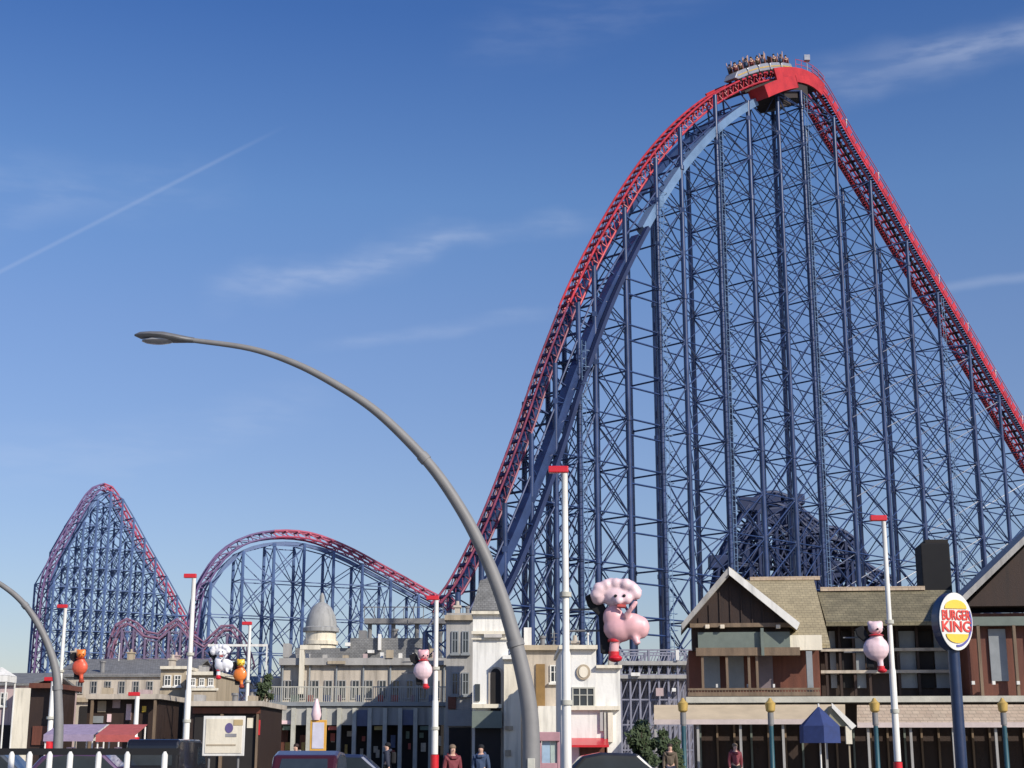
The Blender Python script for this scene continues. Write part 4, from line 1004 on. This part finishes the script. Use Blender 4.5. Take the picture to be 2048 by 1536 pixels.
for px, py, lb, w, sl_, arm in poles:
    hgt = 8.8 if px == 873 else 10 if py < 1300 else 7.2
    Y = yfor(py, hgt); Y = min(Y, 96 if py < 1300 else 84); PY.append(Y)
    dpole(px, py, Y, lb, w, sl_, arm)
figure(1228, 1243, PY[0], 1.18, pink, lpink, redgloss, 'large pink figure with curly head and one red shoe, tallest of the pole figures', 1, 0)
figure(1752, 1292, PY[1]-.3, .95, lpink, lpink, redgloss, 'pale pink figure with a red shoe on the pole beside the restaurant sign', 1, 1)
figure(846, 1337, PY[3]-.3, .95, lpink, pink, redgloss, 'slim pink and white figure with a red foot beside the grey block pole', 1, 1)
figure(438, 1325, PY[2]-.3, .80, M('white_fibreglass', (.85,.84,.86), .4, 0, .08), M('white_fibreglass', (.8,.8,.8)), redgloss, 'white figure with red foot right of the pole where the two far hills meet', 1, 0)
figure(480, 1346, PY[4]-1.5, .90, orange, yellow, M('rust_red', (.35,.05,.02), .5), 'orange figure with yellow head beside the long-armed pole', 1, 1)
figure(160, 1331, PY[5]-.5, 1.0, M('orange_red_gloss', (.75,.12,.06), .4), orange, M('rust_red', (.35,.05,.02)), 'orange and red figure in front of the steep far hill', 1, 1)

# ------------------------------------------------------------------ roof clutter belonging to the buildings
def on_roof(root_name, items):
    rt = bpy.data.objects[root_name]
    for (px, py0, py1, wpx, Y, kind, mm) in items:
        a, b = W(px-wpx/2, py0, Y), W(px+wpx/2, py1, Y); o = rt.location; mb = MB(); inv = Matrix.Rotation(-rt.rotation_euler.z, 4, 'Z')
        c = inv @ Vector(((a.x+b.x)/2-o.x, Y-o.y, 0)); w = (b.x-a.x)/2
        if kind == 'aerial':
            mb.bar((c.x,c.y,b.z),(c.x,c.y,a.z),.035,5)
            for q in range(4): mb.bar((c.x-w*(1-q*.15),c.y,a.z-.15-q*.22),(c.x+w*(1-q*.15),c.y,a.z-.15-q*.22),.02,4)
        elif kind == 'vent_pipe': mb.lathe((c.x,c.y,b.z), [(w,0),(w,a.z-b.z-.15),(w*1.4,a.z-b.z-.14),(w*1.4,a.z-b.z)], 10)
        elif kind == 'flagpole':
            mb.bar((c.x,c.y,b.z),(c.x,c.y,a.z),.04,6).ball((c.x,c.y,a.z),.08,8)
        elif kind == 'chimney_stack':
            mb.box(c.x-w,c.x+w,c.y-.4,c.y+.4,b.z,a.z-.25).box(c.x-w-.08,c.x+w+.08,c.y-.48,c.y+.48,a.z-.249,a.z-.12).lathe((c.x,c.y,a.z-.119),[(.13,0),(.1,.3)],8)
        else: mb.box(c.x-w,c.x+w,c.y-.6,c.y+.6,b.z,a.z)
        mb.build(kind, mm, rt)
on_roof('long_building', [(150,1300,1332,10,148,'chimney_stack',brownr),(205,1322,1350,8,141,'vent_pipe',galv),(262,1302,1332,10,148,'chimney_stack',tan),(300,1290,1332,14,147,'aerial',galv),(352,1308,1332,12,148,'chimney_stack',pinkr),(238,1288,1334,5,147,'flagpole',white)])
on_roof('arcade_building', [(575,1288,1316,12,110,'roof_unit',greyr),(612,1268,1296,10,111,'aerial',galv),(726,1262,1278,14,110,'roof_unit',galv),(790,1258,1277,10,110,'vent_pipe',galv),(815,1240,1277,14,111,'aerial',galv),(868,1298,1317,16,110,'roof_unit',tan),(640,1300,1317,9,108,'vent_pipe',galv)])
on_roof('tan_building', [(345,1314,1333,9,113,'chimney_stack',brownr),(408,1332,1344,14,110,'roof_unit',greyr)])
on_roof('brown_block', [(1085,1272,1291,10,93,'vent_pipe',galv),(1108,1262,1291,14,93,'aerial',galv)])
on_roof('white_shop', [(1150,1278,1292,12,78,'chimney_stack',brownr),(1176,1268,1292,4,77,'flagpole',white),(1222,1318,1331,10,77,'roof_unit',greyr)])
on_roof('grey_block', [(915,1208,1228,10,96,'chimney_stack',brownr),(935,1212,1228,7,96,'vent_pipe',galv)])
on_roof('turret_building', [(975,1112,1150,4,83.2,'flagpole',galv)])
on_roof('dark_arcade', [(400,1390,1403,16,88,'roof_unit',greyr),(470,1386,1403,10,89,'vent_pipe',galv),(506,1392,1403,14,88,'roof_unit',tan)])
on_roof('ride_shed', [(215,1376,1389,14,101,'roof_unit',tan),(292,1380,1389,18,100,'roof_unit',pinkr)])

# ------------------------------------------------------------------ small signs
def board(px0, px1, py0, py1, Y, label, m, fm, name='sign_board'):
    a, b = W(px0, py0, Y), W(px1, py1, Y); r = empty(name, ((a.x+b.x)/2, Y, 0), 0, label, 'sign'); w = (b.x-a.x)/2
    MB().box(-w, w, -.04, .04, b.z, a.z).build('frame', fm, r, bevel=.015)
    MB().box(-w+.09, w-.09, -.06, -.043, b.z+.09, a.z-.09).build('panel', m, r)
    for x in (-w*.7, w*.7): MB().bar((x, .1, 0), (x, .1, a.z-.1), .04, 8).build('post', galv, r)
    return r, w, b.z, a.z
r, w, zb, zt = board(408, 488, 1432, 1512, 50, 'square cream sign with a small violet mark, near the left', cream, white)
MB().prism([(w*.25+.13*math.cos(a), zt-.38+.16*math.sin(a)) for a in [2*math.pi*i/20 for i in range(20)]], -.075, -.063).build('violet_mark', M('violet', (.13,.10,.25), .5), r)
MB().box(w*.1, w*.62, -.075, -.063, zt-.66, zt-.56).build('grey_mark', M('mark_grey', (.3,.29,.3), .5), r); MB().box(w*.45, w*.9, -.072, -.063, zt-.3, zt-.12).build('ochre_mark', M('ochre_mark', (.5,.38,.2), .5), r)
MB().box(-w*.8, w*.6, -.072, -.063, zb+.32, zb+.37).build('rule', tan, r)
r, w, zb, zt = board(621, 652, 1440, 1502, 58, 'small upright sign with orange frame and pale centre in the middle of the street', M('sign_lilac', (.62,.60,.68), .4), M('amber', (.70,.38,.07), .4, 0, .15))
MB().lathe((-.1,0,zt), [(.14,0),(.2,.2),(.13,.5),(.05,.78)], 12).build('finial', lpink, r, True)

# ------------------------------------------------------------------ vehicles
def car(x, y, rz, m, label, van=False, s=1.0, hgt=None):
    r = empty('parked_van' if van else 'parked_car', (x, y, .02), rz, label, 'van' if van else 'car', 'vehicles parked along the road')
    hgt = hgt or (2.15 if van else 1.52); k = hgt/1.5
    if van: prof = [(-2.4,.3),(2.4,.3),(2.45,.8),(2.2,1.15),(1.45,hgt-.1),(1.1,hgt),(-2.3,hgt),(-2.42,hgt-.2)]
    else: prof = [(-2.05,.28),(2.05,.28),(2.12,.62),(1.95,.86),(1.0,.98),(.35,hgt-.04),(-.9,hgt),(-1.55,hgt-.12),(-2.02,.95),(-2.1,.6)]
    MB().prism(prof, -.85, .85).build('body', m, r, bevel=.09)
    g = MB()
    if van: win = [(1.25,1.25),(2.0,1.2),(1.38,hgt-.25),(.6,hgt-.25),(.6,1.2)]
    else: win = [(.88,1.0),(.3,hgt-.14),(-.85,hgt-.1),(-1.4,hgt-.2),(-1.8,1.0)]
    g.prism(win, -.865, .865); g.build('side_windows', glass, r)
    rw = MB(); x0 = -2.43 if van else -1.98
    if van: rw.box(-2.45, -2.405, -.65, .65, 1.2, hgt-.3)
    else: rw.hexa([(-2.05,-.65,1.0),(-2.02,.65,1.0),(-2.0,.65,1.0),(-2.0,-.65,1.0),(-1.62,-.6,hgt-.2),(-1.62,.6,hgt-.2),(-1.5,.6,hgt-.2),(-1.5,-.6,hgt-.2)])
    rw.build('rear_window', glass, r)
    for s_ in (-1, 1):
        MB().box(-2.5 if van else -2.13, -2.3 if van else -1.95, s_*.72-.1, s_*.72+.1, .72, 1.02).build('tail_light', redgloss, r)
        MB().box(2.2 if van else 1.95, 2.47 if van else 2.12, s_*.65-.14, s_*.65+.14, .62, .78).build('headlight', white, r)
        for xx in (-1.35, 1.35):
            w = MB(); n = 18; w.prism([(xx+.32*math.cos(2*math.pi*i/n), .32+.32*math.sin(2*math.pi*i/n)) for i in range(n)], s_*.87-.1, s_*.87+.02)
            wo = w.build('wheel', rubber, r); MB().prism([(xx+.19*math.cos(2*math.pi*i/n), .32+.19*math.sin(2*math.pi*i/n)) for i in range(n)], s_*.9-.02, s_*.9+.01).build('rim', chrome, wo)
    return r
cmat = lambda n_, c_: M(n_, c_, .3, .2, .05, 2, coat=.8)
car(W(626,1500,42).x, 42, R(90), cmat('maroon_car', (.06,.012,.015)), 'dark maroon car seen from behind in the middle of the road', hgt=1.66)
car(W(312,1480,50).x, 52, R(90), cmat('black_van', (.012,.012,.014)), 'black van seen from behind left of the square cream sign', True, hgt=2.02)
def stall(px, Y, w, cm, gm, label):
    c = W(px, 1500, Y); r = empty('market_stall', (c.x, Y, .12), 0, label, 'stall', 'small stalls on the pavement at the left')
    z1 = W(px, 1448, Y).z - .12; z0 = z1 - .45
    mb = MB(); n_ = 6
    for i in range(n_):
        x0, x1 = -w + 2*w*i/n_, -w + 2*w*(i+1)/n_ - .004; mb.hexa([(x0,-1.1,z0-.03),(x1,-1.1,z0-.03),(x1,.9,z1-.03),(x0,.9,z1-.03),(x0,-1.1,z0),(x1,-1.1,z0),(x1,.9,z1),(x0,.9,z1)])
    mb2 = MB(); mb2.v, mb2.f = mb.v, mb.f; mb2.build('canopy', cm, r)
    MB().box(-w, w, -1.12, -1.103, z0-.28, z0).build('valance', cm, r)
    for x in (-w+.06, w-.06):
        for y, z in ((-1, z0-.04), (.8, z1-.1)): MB().bar((x, y, 0), (x, y, z), .035, 6).build('leg', white, r)
    MB().box(-w+.1, w-.1, -.8, .5, .8, .9).box(-w+.1, w-.1, -.78, -.74, .05, .8).build('counter', oak, r)
    for i in range(5):
        MB().box(-w+.2+i*(2*w-.5)/5, -w+.2+(i+.7)*(2*w-.5)/5, -.6, .1, .91, 1.2+.25*(i%3)).build('goods', gm[i % len(gm)], r, bevel=.03)
vio = M('violet_cloth', (.16,.10,.28), .8); gc = [redgloss, vio, lpink, yellow, canvas]
stall(150, 66, 1.05, M('lilac_cloth', (.34,.27,.38), .85, 0, .2, 4), gc, 'small stall with a lilac canopy behind the white pickets')
stall(205, 68, 1.0, M('pale_cloth', (.66,.62,.55), .85, 0, .15, 4), gc[::-1], 'small stall with a pale canopy between the lilac stall and the red one')
stall(243, 64, .8, M('red_cloth', (.45,.10,.09), .85, 0, .2, 4), gc, 'small stall with a faded red canopy left of the black van')
car(W(180,1480,48).x, 49, R(3), cmat('plum_car', (.10,.05,.11)), 'plum coloured car right behind the white pickets', hgt=1.62)
car(W(60,1480,54).x-1, 54, 0, cmat('grey_car', (.08,.09,.1)), 'dark grey car at the far left behind the white picket posts', hgt=1.6)
car(W(1255,1480,52).x, 53, 0, cmat('black_car', (.02,.02,.022)), 'black car in front of the dark bushes added for shade beside the white shop', hgt=1.6)

car(W(215,1480,53).x+1.2, 53.5, R(-4), cmat('silver_car', (.45,.46,.48)), 'silver car between the plum car and the black van', hgt=1.64)
car(W(700,1480,48).x, 49, R(2), cmat('navy_car', (.02,.03,.07)), 'navy car side-on in the road in front of the arcade pillars', hgt=1.58)
# picket fence
r = empty('picket_fence', (0,0,0), 0, 'white pickets under a dark top rail at the bottom left', 'fence')
Y = 38; 
for px in (-30, 24, 60, 100, 141, 198, 255, 330):
    p = W(px, 1503, Y); MB().lathe((p.x, Y, 0), [(.075,.12),(.075,p.z-.08),(.03,p.z)], 8).build('picket', white, r, True)
a, b = W(-60, 1500, Y+.25), W(360, 1500, Y+.25); MB().box(a.x, b.x, Y+.12, Y+.24, a.z-.12, a.z+.04).box(a.x, b.x, Y+.12, Y+.2, .5, .6).build('rail', black, r)

# ------------------------------------------------------------------ people
def person(px, Y, jm, tm, hm, label, h=1.72, rz=0, stride=.12, bag=True):
    p = W(px, 1500, Y); r = empty('person', (p.x, Y, .12 if Y < 34 or Y > 56 else .02), rz, label, 'person', 'people on the street')
    k = h/1.75
    def S(l): return [tuple(c*k for c in q) for q in l]
    pts = [(0,0,.95),(0,0,1.15),(0,0,1.38),(0,.01,1.50),(0,.03,1.60),(0,.03,1.70),(-.19,0,1.40),(.19,0,1.40)]; rad = [.13,.13,.13,.055,.095,.07,.06,.06]
    ed = [(0,1),(1,2),(2,3),(3,4),(4,5),(2,6),(2,7)]
    for s_ in (-1, 1):
        b = len(pts); pts += [(s_*.24,-.02,1.12),(s_*.25,.08*s_,.88),(s_*.25,.1*s_,.80)]; rad += [.042,.033,.03]; ed += [(6 if s_ < 0 else 7, b),(b,b+1),(b+1,b+2)]
        for f_ in range(4): pts.append((s_*.25+(f_-1.5)*.004, .1*s_+(f_-1.5)*.022, .70-.01*abs(f_-1.5))); rad.append(.009); ed.append((b+2, len(pts)-1))
        pts.append((s_*.22, .1*s_+.05, .76)); rad.append(.010); ed.append((b+2, len(pts)-1))
        b = len(pts); pts += [(s_*.1,0,.88),(s_*.1,s_*stride*.5+.02,.48),(s_*.1,s_*stride,.08),(s_*.1,s_*stride+.16,.03)]; rad += [.09,.065,.045,.035]; ed += [(0,b),(b,b+1),(b+1,b+2),(b+2,b+3)]
    skinobj('body', S(pts), ed, [x*k for x in rad], skin, r)
    jp = [(0,0,.9),(0,0,1.15),(0,0,1.38),(-.19,0,1.40),(.19,0,1.40),(-.24,-.02,1.12),(.24,-.02,1.12),(-.25,-.09,.86),(.25,.09,.86)]
    skinobj('jacket', S(jp), [(0,1),(1,2),(2,3),(2,4),(3,5),(4,6),(5,7),(6,8)], [x*k for x in (.17,.165,.165,.095,.095,.07,.07,.055,.055)], jm, r)
    tp = [(0,0,.93)] + [(s_*.1,0,.86) for s_ in (-1,1)] + [(s_*.1,s_*stride*.5+.02,.48) for s_ in (-1,1)] + [(s_*.1,s_*stride,.1) for s_ in (-1,1)]
    skinobj('trousers', S(tp), [(0,1),(0,2),(1,3),(2,4),(3,5),(4,6)], [x*k for x in (.14,.11,.11,.08,.08,.065,.065)], tm, r)
    MB().ball((0,-.012*k,1.69*k), .112*k, 12, (.95,1.02,.82)).build('hair', hm, r, True)
    fm = MB(); fm.ball((0,.135*k,1.62*k), .018*k, 6); fm.build('nose', skin, r, True)
    hd_ = MB(); hd_.tube([(-.14*k,.02,1.42*k), (-.10*k,-.12*k,1.49*k), (.10*k,-.12*k,1.49*k), (.14*k,.02,1.42*k), (.05*k,.13*k,1.40*k), (-.05*k,.13*k,1.40*k), (-.14*k,.02,1.42*k)], .055*k, 8); hd_.build('hood', jm, r, True)
    if int(px) % 2: b_ = MB(); b_.box(-.16*k, .16*k, -.32*k, -.16*k, 1.0*k, 1.42*k); b_.build('backpack', random.choice([black, canvas, rtimber]), r, bevel=.05)
    return r
person(592, 60, jmats[2], jmats[4], timber, 'person in a pale coat standing just left of the maroon car', 1.8, R(150))
person(905, 46, jmats[1], jmats[0], oak, 'person in a red coat walking below the grey block', 1.82, R(200))
person(962, 52, jmats[3], jmats[4], black, 'person in a blue coat below the turret doorway', 1.84, R(170))
person(775, 62, jmats[0], jmats[4], black, 'person in a dark coat by the arcade pillars left of the white pole', 1.85, R(90))
person(1340, 60, jmats[5], jmats[0], timber, 'person in a brown coat under the left end of the awning', 1.8, R(180))
person(1470, 61, jmats[1], jmats[4], oak, 'person in a dull red coat under the awning between the first two lantern posts', 1.82, R(190))
# ------------------------------------------------------------------ tree, shrubs added for shade
def crown(c, rx, ry, rz, n, seed, leaf=.16):
    rnd = random.Random(seed); mb = MB(); cl = []
    for i in range(22):
        a = rnd.random()*6.28; b = rnd.uniform(-1, 1); q = rnd.uniform(.35, .95)
        s_ = math.sqrt(1-b*b); cl.append((Vector((c[0]+rx*q*s_*math.cos(a), c[1]+ry*q*s_*math.sin(a), c[2]+rz*q*b)), rnd.uniform(.22,.42)*min(rx, rz)))
    for i in range(n):
        cc, cr_ = rnd.choice(cl); d = Vector((rnd.gauss(0,1), rnd.gauss(0,1), rnd.gauss(0,1))).normalized()*cr_*rnd.uniform(.5,1.1)
        p = cc + d; a = Vector((rnd.gauss(0,1), rnd.gauss(0,1), rnd.gauss(0,1))).normalized(); b = a.orthogonal().normalized(); s_ = leaf*rnd.uniform(.6,1.3)
        mb.add([p-a*s_, p+b*s_*.5, p+a*s_, p-b*s_*.5], [(0,1,2,3)])
    return mb
def tree(px, Y, ytop, wpx, label, seed, name='street_tree', cat='tree', low=.25):
    t = W(px, ytop, Y); b = W(px, ytop, Y); w = wpx/3000*Y/2; r = empty(name, (t.x, Y, 0), 0, label, cat, None); h = t.z
    crown((0,0,h*(.5+low/2)), w, w, h*(1-low)/2, 2600, seed, .13).build('crown', leafm, r)
    tk = MB(); tk.tube([(0,0,0),(.05,0,h*.4),(-.03,0,h*.8)], [.14,.1,.04], 8)
    rnd = random.Random(seed)
    for i in range(6): a = rnd.random()*6.28; tk.tube([(0,0,h*(.3+.07*i)), (w*.7*math.cos(a), w*.7*math.sin(a), h*(.5+.07*i))], [.05,.015], 5)
    tk.build('trunk' if cat == 'tree' else 'stems', barkm, r, True)
tree(533, 96, 1342, 46, 'small dark evergreen tree at the left end of the long arcade building', 3)
tree(1282, 64, 1432, 70, 'dark rounded bush added for shade right of the white shop', 5, 'shade_shrub', 'shade_shrub', .05)  # leafy masses put in for the shade at the awning's left end
tree(1335, 66, 1456, 55, 'lower dark bush added for shade under the left end of the tan awning', 6, 'shade_shrub', 'shade_shrub', .05)

# distant town strip behind everything
ft = [(-420,-200,1380,260,pinkr,'distant pinkish terrace beyond the left edge'),(60,140,1372,210,greyr,'distant grey terrace behind the base of the steep hill'),
      (430,600,1352,200,brownr,'distant brown terrace behind the rounded hill'),(1230,1420,1398,240,brownr,'distant brown building behind the grey truss stand'),(880,1060,1345,170,greyr,'distant grey building behind the turret'),(2060,2500,1400,230,tan,'distant tan terrace beyond the right edge')]
for x0, x1, yt, Y, m, lb in ft:
    f = Fr('distant_terrace', x0, Y, 0, lb, 'building'); f.part('wall', m, [(x0, x1, yt+12, None, 0, 12)]); f.gable_roof(x0, x1, yt+13, yt, 0, 12, slate)
    f.part('window', glass, [(x0+8+i*14, x0+14+i*14, yt+24, yt+36, -.1, -.003) for i in range(int((x1-x0-12)/14))])
